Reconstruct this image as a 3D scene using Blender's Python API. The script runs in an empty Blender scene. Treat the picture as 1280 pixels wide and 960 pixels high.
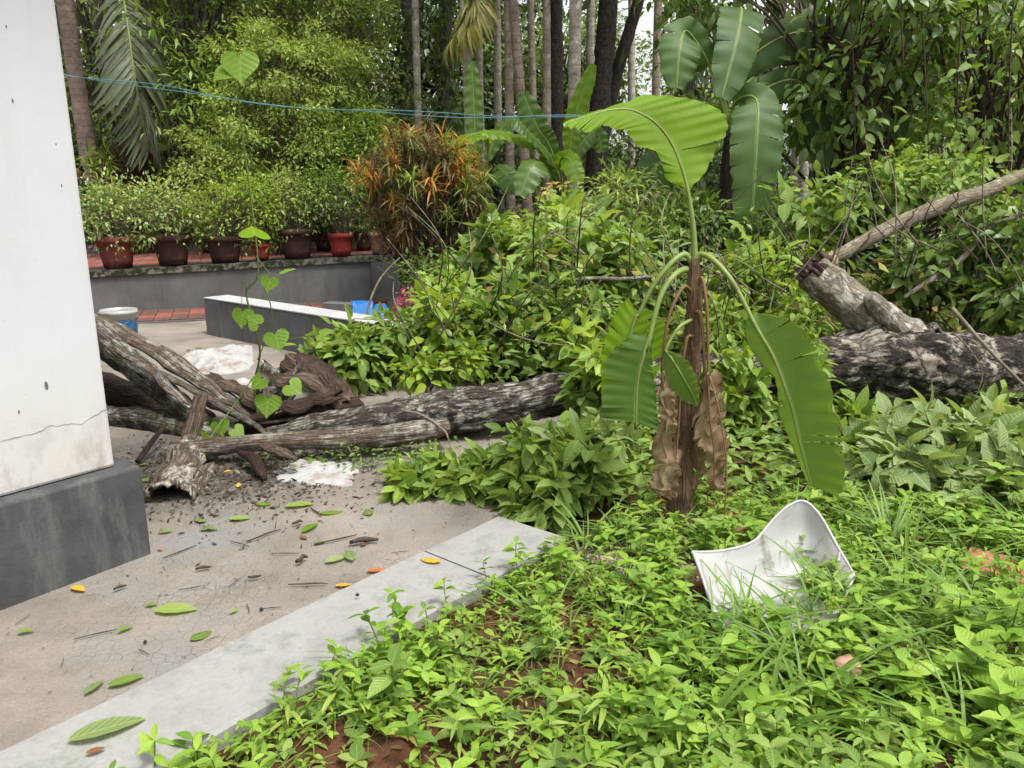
import bpy, math, random
import numpy as np
from mathutils import Vector, Matrix

# ------------------------------------------------------------------ camera, sky, sun, exposure
SC = bpy.context.scene
COL = SC.collection
CAM_H, FPX, PITCH = 1.55, 967.0, math.atan(235 / 967)
cam = bpy.data.cameras.new('camera'); camo = bpy.data.objects.new('camera', cam); COL.objects.link(camo)
cam.sensor_width = 36; cam.lens = 36 * FPX / 1280; cam.clip_start = .05; cam.clip_end = 600
camo.location = (0, 0, CAM_H); camo.rotation_euler = (math.pi / 2 - PITCH, 0, 0)
SC.camera = camo
SUN_EL, SUN_AZ = math.radians(66), math.radians(132)      # azimuth from +Y towards +X
w = bpy.data.worlds.new('World'); SC.world = w; w.use_nodes = True
nt = w.node_tree; nt.nodes.clear()
sky = nt.nodes.new('ShaderNodeTexSky'); sky.sky_type = 'NISHITA'; sky.sun_disc = False
sky.sun_elevation = SUN_EL; sky.sun_rotation = SUN_AZ; sky.air_density = 1.0; sky.dust_density = 4.0; sky.ozone_density = 1.0
hs = nt.nodes.new('ShaderNodeHueSaturation'); hs.inputs['Saturation'].default_value = .16   # a white overcast
bg = nt.nodes.new('ShaderNodeBackground'); bg.inputs['Strength'].default_value = .125
wo = nt.nodes.new('ShaderNodeOutputWorld')
nt.links.new(sky.outputs[0], hs.inputs['Color']); nt.links.new(hs.outputs[0], bg.inputs[0]); nt.links.new(bg.outputs[0], wo.inputs[0])
sl = bpy.data.lights.new('sun', 'SUN'); sl.energy = 1.5; sl.angle = math.radians(14); sl.color = (1, .96, .9)
slo = bpy.data.objects.new('sun', sl); COL.objects.link(slo)
sd = Vector((math.sin(SUN_AZ) * math.cos(SUN_EL), math.cos(SUN_AZ) * math.cos(SUN_EL), math.sin(SUN_EL)))
slo.rotation_euler = (-sd).to_track_quat('-Z', 'Y').to_euler(); slo.location = (3, 0, 12)
SC.view_settings.view_transform = 'Standard'; SC.view_settings.look = 'None'; SC.view_settings.gamma = 1
SC.view_settings.exposure = 1.34
SC.render.engine = 'CYCLES'
SC.cycles.max_bounces = 7; SC.cycles.diffuse_bounces = 4; SC.cycles.glossy_bounces = 2; SC.cycles.transmission_bounces = 4
SC.cycles.use_denoising = True
SC.cycles.caustics_reflective = False; SC.cycles.caustics_refractive = False

# ------------------------------------------------------------------ helpers
RNG = np.random.default_rng(11); R = random.Random(11)
A = np.array
def ray(x, y):
    xc = (x - 640) / FPX; yc = (480 - y) / FPX
    return A([xc, math.cos(PITCH) + yc * math.sin(PITCH), -math.sin(PITCH) + yc * math.cos(PITCH)])
def P(x, y, Y):                      # measured point at depth Y
    d = ray(x, y); return A([0, 0, CAM_H]) + d * (Y / d[1])
def G(x, y, z=0.):                   # measured point on the ground
    d = ray(x, y); return A([0, 0, CAM_H]) + d * ((z - CAM_H) / d[2])
def nrm(v): v = np.asarray(v, float); return v / np.maximum(np.linalg.norm(v, axis=-1, keepdims=True), 1e-9)
def U(a, b): return R.uniform(a, b)

_perm = np.random.default_rng(3).random((64, 64, 64))
def vnoise(p, s=1.):
    p = np.asarray(p, float) * s + 1000.3; i = np.floor(p).astype(int); f = p - i; f = f * f * (3 - 2 * f); o = 0
    for dx in (0, 1):
        for dy in (0, 1):
            for dz in (0, 1):
                wt = (f[..., 0] if dx else 1 - f[..., 0]) * (f[..., 1] if dy else 1 - f[..., 1]) * (f[..., 2] if dz else 1 - f[..., 2])
                o = o + wt * _perm[(i[..., 0] + dx) % 64, (i[..., 1] + dy) % 64, (i[..., 2] + dz) % 64]
    return o * 2 - 1
def fbm(p, s=1., n=3): return sum(vnoise(p, s * 2 ** k) * .5 ** k for k in range(n))

def catmull(pts, n):
    pts = np.asarray(pts, float); m = len(pts)
    t = np.linspace(0, m - 1, n); i = np.minimum(t.astype(int), m - 2); f = (t - i).reshape((-1,) + (1,) * (pts.ndim - 1))
    g = lambda k: pts[np.clip(i + k, 0, m - 1)]
    p0, p1, p2, p3 = g(-1), g(0), g(1), g(2)
    return .5 * (2 * p1 + (p2 - p0) * f + (2 * p0 - 5 * p1 + 4 * p2 - p3) * f * f + (3 * p1 - p0 - 3 * p2 + p3) * f ** 3)

class MB:
    """collects geometry; build() links it as one mesh object"""
    def __init__(s): s.v, s.uv, s.t, s.q, s.tr, s.n = [], [], [], [], [], 0
    def add(s, v, quads=None, tris=None, uv=None, tint=0.):
        v = np.asarray(v, float); m = len(v)
        s.v.append(v); s.uv.append(np.zeros((m, 2)) if uv is None else np.asarray(uv, float))
        s.t.append(np.full(m, tint) if np.isscalar(tint) else np.asarray(tint, float))
        if quads is not None and len(quads): s.q.append(np.asarray(quads, int) + s.n)
        if tris is not None and len(tris): s.tr.append(np.asarray(tris, int) + s.n)
        s.n += m; return s
    def box(s, c, size, axes=None):
        ax = np.eye(3) if axes is None else np.asarray(axes, float); h = np.asarray(size, float) / 2
        v = A([[x, y, z] for x in (-1, 1) for y in (-1, 1) for z in (-1, 1)]) * h
        return s.add(v @ ax + np.asarray(c, float), [[0, 1, 3, 2], [4, 6, 7, 5], [0, 4, 5, 1], [2, 3, 7, 6], [0, 2, 6, 4], [1, 5, 7, 3]])
    def tube(s, pts, rad, n=8, cap=True, bump=0., bs=6., tint=0., seed=0., flat=1., ridge=0., rf=2.5):
        pts = np.asarray(pts, float); m = len(pts); rad = np.full(m, rad) if np.isscalar(rad) else np.asarray(rad, float)
        if len(rad) != m: rad = np.interp(np.linspace(0, 1, m), np.linspace(0, 1, len(rad)), rad)
        tg = nrm(np.gradient(pts, axis=0)); ref = A([0, 0, 1.]) if abs(tg[0][2]) < .9 else A([1., 0, 0])
        x = nrm(np.cross(tg[0], ref)); X = []
        for k in range(m):
            x = nrm(x - tg[k] * np.dot(x, tg[k])); X.append(x)
        X = A(X); Yv = np.cross(tg, X); a = np.linspace(0, 2 * math.pi, n, endpoint=False)
        dr = np.cos(a)[None, :, None] * X[:, None] + flat * np.sin(a)[None, :, None] * Yv[:, None]
        r = rad[:, None] * np.ones((1, n)); v = pts[:, None] + dr * r[..., None]
        if bump:
            r = r * (1 + bump * fbm(v + seed, bs, 3)); v = pts[:, None] + dr * r[..., None]
        if ridge:       # long bark ridges
            Lr = np.concatenate([[0], np.cumsum(np.linalg.norm(np.diff(pts, axis=0), axis=1))]); q_ = np.stack([np.tile(np.cos(a) * rf, (m, 1)), np.tile(np.sin(a) * rf, (m, 1)), np.tile(Lr[:, None] * 3., (1, n))], -1)
            q_ = q_ + .5 * vnoise(v, 6.)[..., None]; r = r * (1 + ridge * (1 - 2 * np.abs(vnoise(q_))) + ridge * .6 * (1 - 2 * np.abs(vnoise(q_ * 2.3 + 5)))); v = pts[:, None] + dr * r[..., None]
        L = np.concatenate([[0], np.cumsum(np.linalg.norm(np.diff(pts, axis=0), axis=1))])
        uv = np.stack([np.tile(np.abs(a / math.pi - 1), (m, 1)), np.tile(L[:, None], (1, n))], -1)
        i = np.arange(m - 1)[:, None] * n; j = np.arange(n)[None]; j2 = (j + 1) % n
        q = np.stack([i + j, i + j2, i + n + j2, i + n + j], -1).reshape(-1, 4)
        V = v.reshape(-1, 3); UV = uv.reshape(-1, 2); tr = None
        if cap:
            V = np.concatenate([V, pts[:1], pts[-1:]]); UV = np.concatenate([UV, UV[:1], UV[-1:]]); k = np.arange(n); k2 = (k + 1) % n; b = (m - 1) * n
            tr = np.concatenate([np.stack([k2, k, np.full(n, m * n)], -1), np.stack([b + k, b + k2, np.full(n, m * n + 1)], -1)])
        return s.add(V, q, tr, UV, tint)
    def grid(s, g, uv=None, tint=0.):
        g = np.asarray(g, float); a, b = g.shape[:2]
        i = np.arange(a - 1)[:, None] * b; j = np.arange(b - 1)[None]
        q = np.stack([i + j, i + j + 1, i + b + j + 1, i + b + j], -1).reshape(-1, 4)
        if uv is None: uv = np.stack(np.meshgrid(np.linspace(0, 1, a), np.linspace(0, 1, b), indexing='ij')[::-1], -1)
        return s.add(g.reshape(-1, 3), q, None, np.asarray(uv).reshape(-1, 2), tint)
    def lathe(s, prof, c=(0, 0, 0), n=24, twist=0.):
        c = np.asarray(c, float); m = len(prof); a = np.linspace(0, 2 * math.pi, n, endpoint=False)
        v = A([[r * np.cos(a + twist * k), r * np.sin(a + twist * k), np.full(n, z)] for k, (r, z) in enumerate(prof)]).transpose(0, 2, 1) + c
        i = np.arange(m - 1)[:, None] * n; j = np.arange(n)[None]; j2 = (j + 1) % n
        q = np.stack([i + j, i + j2, i + n + j2, i + n + j], -1).reshape(-1, 4)
        uv = np.stack([np.tile(a / 6.2832, (m, 1)), np.tile(A([z for r, z in prof])[:, None], (1, n))], -1)
        return s.add(v.reshape(-1, 3), q, None, uv.reshape(-1, 2))
    def inst(s, tm, pos, d, up, sc, tint=0.):
        """copies a template (x across, y along, z normal) to every pos"""
        tv, tq, tt, tuv = tm; pos = np.asarray(pos, float); n = len(pos)
        if n == 0: return s
        d = nrm(d); x = nrm(np.cross(d, up)); z = np.cross(x, d)
        M = np.stack([x, d, z], 1) * np.asarray(sc, float).reshape(-1, 1, 1)
        v = np.einsum('mk,nkj->nmj', tv, M) + pos[:, None]; m = len(tv); o = (np.arange(n) * m)[:, None, None]
        q = (tq[None] + o).reshape(-1, 4) if tq is not None else None
        t = (tt[None] + o).reshape(-1, 3) if tt is not None else None
        ti = tint if np.isscalar(tint) else np.repeat(np.asarray(tint), m)
        return s.add(v.reshape(-1, 3), q, t, np.tile(tuv, (n, 1)), ti)
    def mesh(s, name, mat, origin=(0, 0, 0), smooth=True):
        v = np.concatenate(s.v) - np.asarray(origin, float); me = bpy.data.meshes.new(name)
        q = np.concatenate(s.q) if s.q else np.zeros((0, 4), int); t = np.concatenate(s.tr) if s.tr else np.zeros((0, 3), int)
        li = np.concatenate([q.ravel(), t.ravel()]).astype(np.int32)
        ls = np.concatenate([np.arange(len(q)) * 4, len(q) * 4 + np.arange(len(t)) * 3]).astype(np.int32)
        me.vertices.add(len(v)); me.vertices.foreach_set('co', v.astype(np.float32).ravel())
        me.loops.add(len(li)); me.loops.foreach_set('vertex_index', li)
        me.polygons.add(len(ls)); me.polygons.foreach_set('loop_start', ls)
        me.polygons.foreach_set('use_smooth', np.full(len(ls), smooth))
        ul = me.uv_layers.new(name='UVMap'); uv = np.concatenate(s.uv)[li]; ul.data.foreach_set('uv', uv.astype(np.float32).ravel())
        at = me.attributes.new('tint', 'FLOAT', 'POINT'); at.data.foreach_set('value', np.concatenate(s.t).astype(np.float32))
        me.update(calc_edges=True); me.materials.append(mat); return me
    def build(s, name, mat, parent=None, smooth=True, origin=None):
        """child meshes share the origin of their parent (an unrotated empty or mesh)"""
        wo_ = world_origin(parent) if parent else (np.zeros(3) if origin is None else np.asarray(origin, float))
        o = bpy.data.objects.new(name, s.mesh(name, mat, wo_, smooth)); COL.objects.link(o)
        if parent: o.parent = parent
        else: o.location = wo_
        return o
def world_origin(o):
    v = np.zeros(3)
    while o is not None: v = v + A(o.location); o = o.parent
    return v
def tag(o, label=None, cat=None, group=None, kind=None):
    if label: o['label'] = label
    if cat: o['category'] = cat
    if group: o['group'] = group
    if kind: o['kind'] = kind
    return o
def empty(name, loc, label=None, cat=None, group=None):
    o = bpy.data.objects.new(name, None); COL.objects.link(o); o.location = tuple(loc); o.empty_display_size = .1
    return tag(o, label, cat, group)
def stuff(o): o['kind'] = 'stuff'; return o
def copy_tree(o, parent=None):
    c = o.copy(); COL.objects.link(c); c.parent = parent
    for ch in list(o.children): copy_tree(ch, c)
    return c
def frame(pos, d, up, sc):
    d = nrm(d); x = nrm(np.cross(d, up)); z = np.cross(x, d); M = np.eye(4)
    sc = np.ones(3) * sc
    M[:3, 0] = x * sc[0]; M[:3, 1] = d * sc[1]; M[:3, 2] = z * sc[2]; M[:3, 3] = pos
    return Matrix(M.tolist())
def leaf_obj(parent, mesh, pos, d, up, sc, name='leaf'):
    o = bpy.data.objects.new(name, mesh); COL.objects.link(o); o.parent = parent
    o.matrix_local = frame(np.asarray(pos) - world_origin(parent), d, up, sc); return o

# ------------------------------------------------------------------ leaf templates
def leaf_t(nl=4, wd=.4, a=.8, fold=.25, droop=.25, b=1., wave=0.):
    t = np.linspace(0, 1, nl + 1); wv = np.sin(np.pi * np.clip(t, 0.0, 1) ** a) ** b * wd / 2; wv[0] = .012; wv[-1] = .006
    zc = -droop * t ** 2; yc = t * (1 - .12 * droop)
    v = []; uv = []
    for k in range(nl + 1):
        wz = wave * math.sin(k * 2.4)
        v += [[-wv[k], yc[k], zc[k] + fold * wv[k] + wz * wv[k]], [0, yc[k], zc[k]], [wv[k], yc[k], zc[k] + fold * wv[k] - wz * wv[k]]]
        uv += [[.5 - wv[k] / wd, t[k]], [.5, t[k]], [.5 + wv[k] / wd, t[k]]]
    q = []
    for k in range(nl):
        i = 3 * k; q += [[i, i + 1, i + 4, i + 3], [i + 1, i + 2, i + 5, i + 4]]
    return A(v, float), A(q), None, A(uv, float)
def diamond(wd=.45, fold=.15, droop=.15, m=.42):
    v = A([[0, 0, 0], [-wd / 2, m, fold * wd - droop * .2], [0, m, -droop * .2], [wd / 2, m, fold * wd - droop * .2], [0, 1, -droop]])
    return v, None, A([[0, 2, 1], [0, 3, 2], [1, 2, 4], [2, 3, 4]]), A([[.5, 0], [0, m], [.5, m], [1, m], [.5, 1]])
LT_OV = leaf_t(6, .48, .85, .3, .3, .72); LT_OV2 = leaf_t(6, .52, .9, .15, .5, .72, .2); LT_OV3 = leaf_t(6, .42, .8, .45, .12, .75)
LT_LAN = leaf_t(4, .26, .75, .3, .3); LT_WIDE = leaf_t(5, .66, .7, .2, .35, .8, .15)
LT_BLADE = leaf_t(5, .05, .5, .3, .6, .6); LT_BLADE2 = leaf_t(5, .045, .5, .2, .95, .6)
LT_STRAP = leaf_t(3, .11, .7, .3, .5, .7); LT_NEEDLE = diamond(.06, .1, .25, .3)
DM = diamond(); DMW = diamond(.6, .12, .25); DMN = diamond(.28, .2, .2)

# ------------------------------------------------------------------ materials
def mat(name):
    m = bpy.data.materials.new(name); m.use_nodes = True; t = m.node_tree; t.nodes.clear()
    o = t.nodes.new('ShaderNodeOutputMaterial'); return m, t, o
def N(t, ty, **kw):
    n = t.nodes.new('ShaderNode' + ty)
    for k, v in kw.items():
        if k in n.inputs: n.inputs[k].default_value = v
        else: setattr(n, k, v)
    return n
def ramp(t, src, stops):
    r = t.nodes.new('ShaderNodeValToRGB'); e = r.color_ramp.elements
    while len(e) < len(stops): e.new(.5)
    for i, (p, c) in enumerate(stops): e[i].position = p; e[i].color = (c[0], c[1], c[2], 1) if len(c) == 3 else c
    t.links.new(src, r.inputs[0]); return r.outputs[0]
def mixc(t, f, a, b, mode='MIX'):
    m = t.nodes.new('ShaderNodeMix'); m.data_type = 'RGBA'; m.blend_type = mode
    for s_, v in ((m.inputs[0], f), (m.inputs[6], a), (m.inputs[7], b)):
        if hasattr(v, 'is_output'): t.links.new(v, s_)
        else: s_.default_value = v if not isinstance(v, tuple) else (v + (1,) if len(v) == 3 else v)
    return m.outputs[2]
def math_(t, op, a, b=0., c=None):
    m = t.nodes.new('ShaderNodeMath'); m.operation = op
    for i, v in enumerate((a, b, c)):
        if v is None: continue
        if hasattr(v, 'is_output'): t.links.new(v, m.inputs[i])
        else: m.inputs[i].default_value = v
    return m.outputs[0]
def noise(t, scale, vec=None, detail=4, rough=.6, dist=0.):
    n = t.nodes.new('ShaderNodeTexNoise'); n.inputs['Scale'].default_value = scale; n.inputs['Detail'].default_value = detail
    n.inputs['Roughness'].default_value = rough; n.inputs['Distortion'].default_value = dist
    if vec is not None: t.links.new(vec, n.inputs['Vector'])
    return n.outputs[0]
def coord(t, out='Object', scale=(1, 1, 1)):
    c = t.nodes.new('ShaderNodeTexCoord'); mp = t.nodes.new('ShaderNodeMapping'); mp.inputs['Scale'].default_value = scale
    t.links.new(c.outputs[out], mp.inputs[0]); return mp.outputs[0]
def bump(t, h, strength=.3, dist=.01):
    b = t.nodes.new('ShaderNodeBump'); b.inputs['Strength'].default_value = strength; b.inputs['Distance'].default_value = dist
    t.links.new(h, b.inputs['Height']); return b.outputs[0]
def pbsdf(t, o, col, rough=.6, spec=.5, nor=None):
    p = t.nodes.new('ShaderNodeBsdfPrincipled')
    for k, v in (('Base Color', col), ('Roughness', rough)):
        if hasattr(v, 'is_output'): t.links.new(v, p.inputs[k])
        else: p.inputs[k].default_value = v if not isinstance(v, tuple) else v + (1,)
    p.inputs['Specular IOR Level'].default_value = spec
    if nor is not None: t.links.new(nor, p.inputs['Normal'])
    if o: t.links.new(p.outputs[0], o.inputs[0])
    return p

def leaf_mat(name, cols, rough=.42, transl=.35, spec=.45, vein=.5, veins=9., edge=None, spots=0., vb=.25, vl=.35, isl=1.):
    """cols: colours from one leaf to the next; vein: how much paler midrib and side veins are"""
    m, t, o = mat(name)
    g = N(t, 'NewGeometry'); oi = N(t, 'ObjectInfo'); at = N(t, 'Attribute', attribute_name='tint')
    f = math_(t, 'ADD', math_(t, 'MULTIPLY', g.outputs['Random Per Island'], isl), math_(t, 'MULTIPLY', oi.outputs['Random'], 1.))
    f = math_(t, 'PINGPONG', math_(t, 'ADD', f, at.outputs['Fac']), 1.)
    c = ramp(t, f, [(k / (len(cols) - 1), cc) for k, cc in enumerate(cols)])
    c = mixc(t, .35, c, mixc(t, noise(t, 6., coord(t), 3), (.35, .35, .35), (1.5, 1.5, 1.5)), 'MULTIPLY')
    nor = None
    if vein:
        uv = N(t, 'TexCoord').outputs['UV']; sx = N(t, 'SeparateXYZ'); t.links.new(uv, sx.inputs[0])
        du = math_(t, 'ABSOLUTE', math_(t, 'SUBTRACT', sx.outputs[0], .5))
        mid = math_(t, 'LESS_THAN', du, .035)
        sv = math_(t, 'SINE', math_(t, 'MULTIPLY', math_(t, 'SUBTRACT', sx.outputs[1], math_(t, 'MULTIPLY', du, .55)), veins * 6.283))
        line = math_(t, 'GREATER_THAN', sv, .9)
        lines = math_(t, 'MAXIMUM', mid, math_(t, 'MULTIPLY', line, vl))
        c = mixc(t, math_(t, 'MULTIPLY', lines, vein), c, mixc(t, .5, c, (.42, .5, .2)))
        nor = bump(t, sv, vb, .003)
    if edge:
        uv2 = N(t, 'TexCoord').outputs['UV']; sx2 = N(t, 'SeparateXYZ'); t.links.new(uv2, sx2.inputs[0]); d2 = math_(t, 'ABSOLUTE', math_(t, 'SUBTRACT', sx2.outputs[0], .5))
        em = ramp(t, math_(t, 'ADD', d2, math_(t, 'MULTIPLY', noise(t, 9., coord(t), 6, .75), .16)), [(.565, (0,) * 3), (.6, (1,) * 3)]); c = mixc(t, em, c, edge)
    if spots:
        sp = math_(t, 'GREATER_THAN', noise(t, 22., coord(t), 2), .68)
        c = mixc(t, math_(t, 'MULTIPLY', sp, spots), c, (.16, .09, .03))
    p = pbsdf(t, None, c, rough, spec, nor)
    tr = N(t, 'BsdfTranslucent'); t.links.new(mixc(t, .6, c, mixc(t, 1., c, (1.9, 1.75, .6), 'MULTIPLY')), tr.inputs[0])
    mx = N(t, 'MixShader'); mx.inputs[0].default_value = transl
    t.links.new(p.outputs[0], mx.inputs[1]); t.links.new(tr.outputs[0], mx.inputs[2]); t.links.new(mx.outputs[0], o.inputs[0])
    return m
def bark_mat(name, dark, light, patch=None, pth=.55, scale=9., stretch=.25, bstr=.6, rough=.85, pscale=7., bdist=.02, moss=None, fz=.75):
    """fissured bark: plates stretched along the stem, flaking or lichened patches"""
    m, t, o = mat(name); ob = coord(t)
    n1 = noise(t, scale, coord(t, 'UV', (2.5, 2.5 * stretch * 2, 1)), 10, .72, .8); n2 = noise(t, scale * 3., ob, 6, .75)
    wv = t.nodes.new('ShaderNodeVectorMath'); wv.operation = 'ADD'; nn = t.nodes.new('ShaderNodeTexNoise'); nn.inputs['Scale'].default_value = 5.; nn.inputs['Detail'].default_value = 5.; t.links.new(ob, nn.inputs['Vector'])
    sc_ = t.nodes.new('ShaderNodeVectorMath'); sc_.operation = 'SCALE'; sc_.inputs['Scale'].default_value = 1.1
    t.links.new(nn.outputs['Color'], sc_.inputs[0]); t.links.new(coord(t, 'UV', (5, 14 * stretch, 1)), wv.inputs[0]); t.links.new(sc_.outputs[0], wv.inputs[1])
    vo = N(t, 'TexVoronoi', feature='DISTANCE_TO_EDGE'); vo.inputs['Scale'].default_value = 1.6; t.links.new(wv.outputs[0], vo.inputs['Vector'])
    fis = ramp(t, vo.outputs['Distance'], [(.0, (0, 0, 0)), (.12, (1, 1, 1))])
    h = math_(t, 'ADD', math_(t, 'MULTIPLY', n1, .65), math_(t, 'MULTIPLY', n2, .35))
    c = ramp(t, h, [(.38, dark), (.5, tuple((a + b) / 2.6 for a, b in zip(dark, light))), (.6, light)])
    if patch:
        pn = math_(t, 'ADD', math_(t, 'MULTIPLY', noise(t, pscale, ob, 10, .75, .4), .55), math_(t, 'MULTIPLY', n1, .45))
        pm = ramp(t, pn, [(pth - .03, (0, 0, 0)), (pth + .012, (1, 1, 1))])
        pc = ramp(t, n2, [(.34, tuple(x * .3 for x in patch)), (.46, tuple(x * .75 for x in patch)), (.6, patch)])
        c = mixc(t, pm, c, pc); h = math_(t, 'ADD', h, math_(t, 'MULTIPLY', pm, .18))
    if moss: c = mixc(t, math_(t, 'MULTIPLY', ramp(t, noise(t, 4., ob, 7, .7), [(.5, (0, 0, 0)), (.6, (1, 1, 1))]), .8), c, moss)
    c = mixc(t, mixc(t, fis, (fz,) * 3, (0, 0, 0)), c, tuple(x * .5 for x in dark))
    hh = math_(t, 'ADD', h, math_(t, 'MULTIPLY', fis, .25))
    pbsdf(t, o, c, rough, .25, bump(t, hh, min(1., bstr * 1.3), bdist)); return m
def ring_mat(name, dark, light, rings=9., patch=None, ringc=(.5, .5, .5)):
    """palm trunk: leaf scars ring it"""
    m, t, o = mat(name); ob = coord(t); uv = N(t, 'TexCoord').outputs['UV']; sx = N(t, 'SeparateXYZ'); t.links.new(uv, sx.inputs[0])
    n = noise(t, 5., ob, 6, .65); nf = noise(t, 30., ob, 4, .7)
    ph = math_(t, 'ADD', math_(t, 'MULTIPLY', sx.outputs[1], rings), math_(t, 'MULTIPLY', n, 1.2))
    s = math_(t, 'FRACT', ph); ring = ramp(t, s, [(.0, (1, 1, 1)), (.12, (0, 0, 0)), (.9, (0, 0, 0)), (1., (1, 1, 1))])
    c = ramp(t, math_(t, 'ADD', math_(t, 'MULTIPLY', n, .6), math_(t, 'MULTIPLY', nf, .4)), [(.38, dark), (.6, light)])
    c = mixc(t, math_(t, 'MULTIPLY', ring, .55), c, mixc(t, 1., c, ringc, 'MULTIPLY'))
    if patch: c = mixc(t, ramp(t, noise(t, 8., ob, 5, .7), [(.55, (0, 0, 0)), (.6, (1, 1, 1))]), c, patch)
    pbsdf(t, o, c, .8, .25, bump(t, math_(t, 'SUBTRACT', nf, ring), .5, .01)); return m
def plain_mat(name, col, rough=.5, var=.25, scale=8., spec=.4, dirt=None, dth=.55, dscale=5., bstr=.15):
    m, t, o = mat(name); ob = coord(t); n = noise(t, scale, ob, 6, .65)
    c = mixc(t, n, tuple(x * (1 - var) for x in col), tuple(min(1, x * (1 + var)) for x in col))
    if dirt: c = mixc(t, ramp(t, noise(t, dscale, ob, 7, .7), [(dth, (0, 0, 0)), (dth + .14, (1, 1, 1))]), c, dirt)
    pbsdf(t, o, c, rough, spec, bump(t, noise(t, scale * 5, ob, 5, .7), bstr, .01)); return m

GREEN_MID = [(.032, .07, .015), (.065, .122, .024), (.115, .19, .036), (.19, .275, .058)]
M = {}
M['leaf_bright'] = leaf_mat('bright_leaf', [(.065, .13, .018), (.12, .21, .028), (.2, .31, .045), (.31, .42, .075)], .4, .4, .4, .45, 7)
M['leaf_broad'] = leaf_mat('broad_leaf', [(.05, .11, .02), (.1, .185, .032), (.17, .27, .048), (.28, .385, .09)], .46, .38, .3, .6, 8, vb=.35)
M['leaf_grey'] = leaf_mat('pale_underside_leaf', [(.085, .14, .05), (.14, .205, .075), (.2, .275, .1), (.27, .35, .14)], .55, .34, .25, .7, 8, vb=.35)
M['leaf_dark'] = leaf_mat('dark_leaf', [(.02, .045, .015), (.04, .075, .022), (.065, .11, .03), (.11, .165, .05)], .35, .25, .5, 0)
M['leaf_mid'] = leaf_mat('mid_leaf', GREEN_MID, .4, .35, .45, 0)
M['leaf_lace'] = leaf_mat('lacy_leaf', [(.06, .105, .026), (.125, .195, .042), (.22, .31, .07), (.36, .45, .11)], .5, .4, .35, 0)
M['leaf_young'] = leaf_mat('young_yellow_leaf', [(.07, .15, .02), (.13, .24, .03), (.22, .34, .04), (.34, .42, .06)], .45, .4, .4, 0)
M['leaf_variegated'] = leaf_mat('variegated_leaf', [(.08, .15, .032), (.14, .23, .05), (.24, .34, .085), (.42, .47, .19)], .45, .35, .4, 0)
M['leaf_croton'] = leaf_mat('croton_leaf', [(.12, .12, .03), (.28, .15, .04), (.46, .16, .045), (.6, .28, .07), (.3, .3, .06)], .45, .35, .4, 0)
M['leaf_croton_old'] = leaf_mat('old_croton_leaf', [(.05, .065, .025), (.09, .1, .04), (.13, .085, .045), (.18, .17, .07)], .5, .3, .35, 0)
M['leaf_dead'] = leaf_mat('dead_brush', [(.05, .028, .022), (.085, .05, .038), (.13, .085, .06)], .8, .15, .2, 0)
M['leaf_palm'] = leaf_mat('palm_leaflet', [(.03, .065, .018), (.06, .11, .028), (.1, .15, .04), (.16, .19, .06)], .4, .35, .45, 0)
M['leaf_palm_grey'] = leaf_mat('greyish_palm_leaflet', [(.07, .09, .05), (.12, .15, .08), (.18, .2, .12)], .45, .3, .45, 0)
M['leaf_palm_gold'] = leaf_mat('golden_palm_leaflet', [(.08, .1, .02), (.16, .17, .03), (.26, .23, .06)], .45, .35, .4, 0)
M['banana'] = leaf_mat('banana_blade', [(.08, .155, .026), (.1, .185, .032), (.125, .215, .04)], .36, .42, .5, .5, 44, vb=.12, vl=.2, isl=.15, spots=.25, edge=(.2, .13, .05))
M['banana_lit'] = leaf_mat('backlit_banana_blade', [(.17, .31, .018), (.19, .33, .02), (.2, .34, .022)], .34, .58, .45, .4, 50, vb=.1, vl=.15, isl=.15, spots=.12, edge=(.24, .18, .05))  # glow of light through the blade put into a brighter copy of its colour
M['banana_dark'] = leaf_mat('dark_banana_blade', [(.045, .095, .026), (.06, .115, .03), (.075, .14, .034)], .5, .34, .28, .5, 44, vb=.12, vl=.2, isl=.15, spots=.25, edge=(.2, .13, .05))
M['grass'] = leaf_mat('grass_blade', [(.08, .16, .025), (.13, .23, .04), (.19, .3, .055)], .45, .4, .35, 0)
M['weed'] = leaf_mat('weed_leaf', [(.08, .17, .018), (.13, .26, .026), (.2, .345, .038), (.3, .44, .06)], .45, .38, .35, .3, 7)
M['heart'] = leaf_mat('heart_leaf', [(.12, .26, .02), (.16, .3, .03), (.22, .36, .05)], .5, .5, .3, .5, 6, spots=.35)
M['leaf_yellow'] = leaf_mat('yellow_leaf', [(.5, .3, .02), (.6, .36, .03)], .5, .2, .4, .5, 8, spots=.7)
M['leaf_orange'] = leaf_mat('orange_leaf', [(.5, .12, .03), (.55, .16, .04)], .6, .2, .3, .3, 8, spots=.5)
M['leaf_brown'] = leaf_mat('brown_leaf', [(.1, .045, .02), (.18, .08, .03)], .7, .1, .3, .3, 8)
M['dry_banana'] = leaf_mat('dry_banana_leaf', [(.1, .06, .035), (.19, .125, .072), (.3, .215, .135)], .8, .18, .2, .4, 40, isl=.7, spots=.5)
M['leaf_withered'] = leaf_mat('withered_leaf', [(.14, .08, .04), (.22, .15, .06), (.3, .3, .07), (.1, .06, .035)], .7, .3, .2, 0)
M['petiole'] = plain_mat('petiole', (.16, .22, .05), .5, .4, 9., .4, (.1, .07, .03), .6)
M['petiole_brown'] = plain_mat('dry_petiole', (.15, .085, .035), .6, .4, 12.)
M['twig'] = bark_mat('twig_bark', (.04, .028, .02), (.13, .1, .075), None, scale=6, bstr=.3)
M['twig_pale'] = bark_mat('pale_twig_bark', (.14, .11, .08), (.34, .29, .22), None, scale=6, bstr=.3)
M['stem_green'] = plain_mat('green_stem', (.09, .14, .03), .5, .4)
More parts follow.
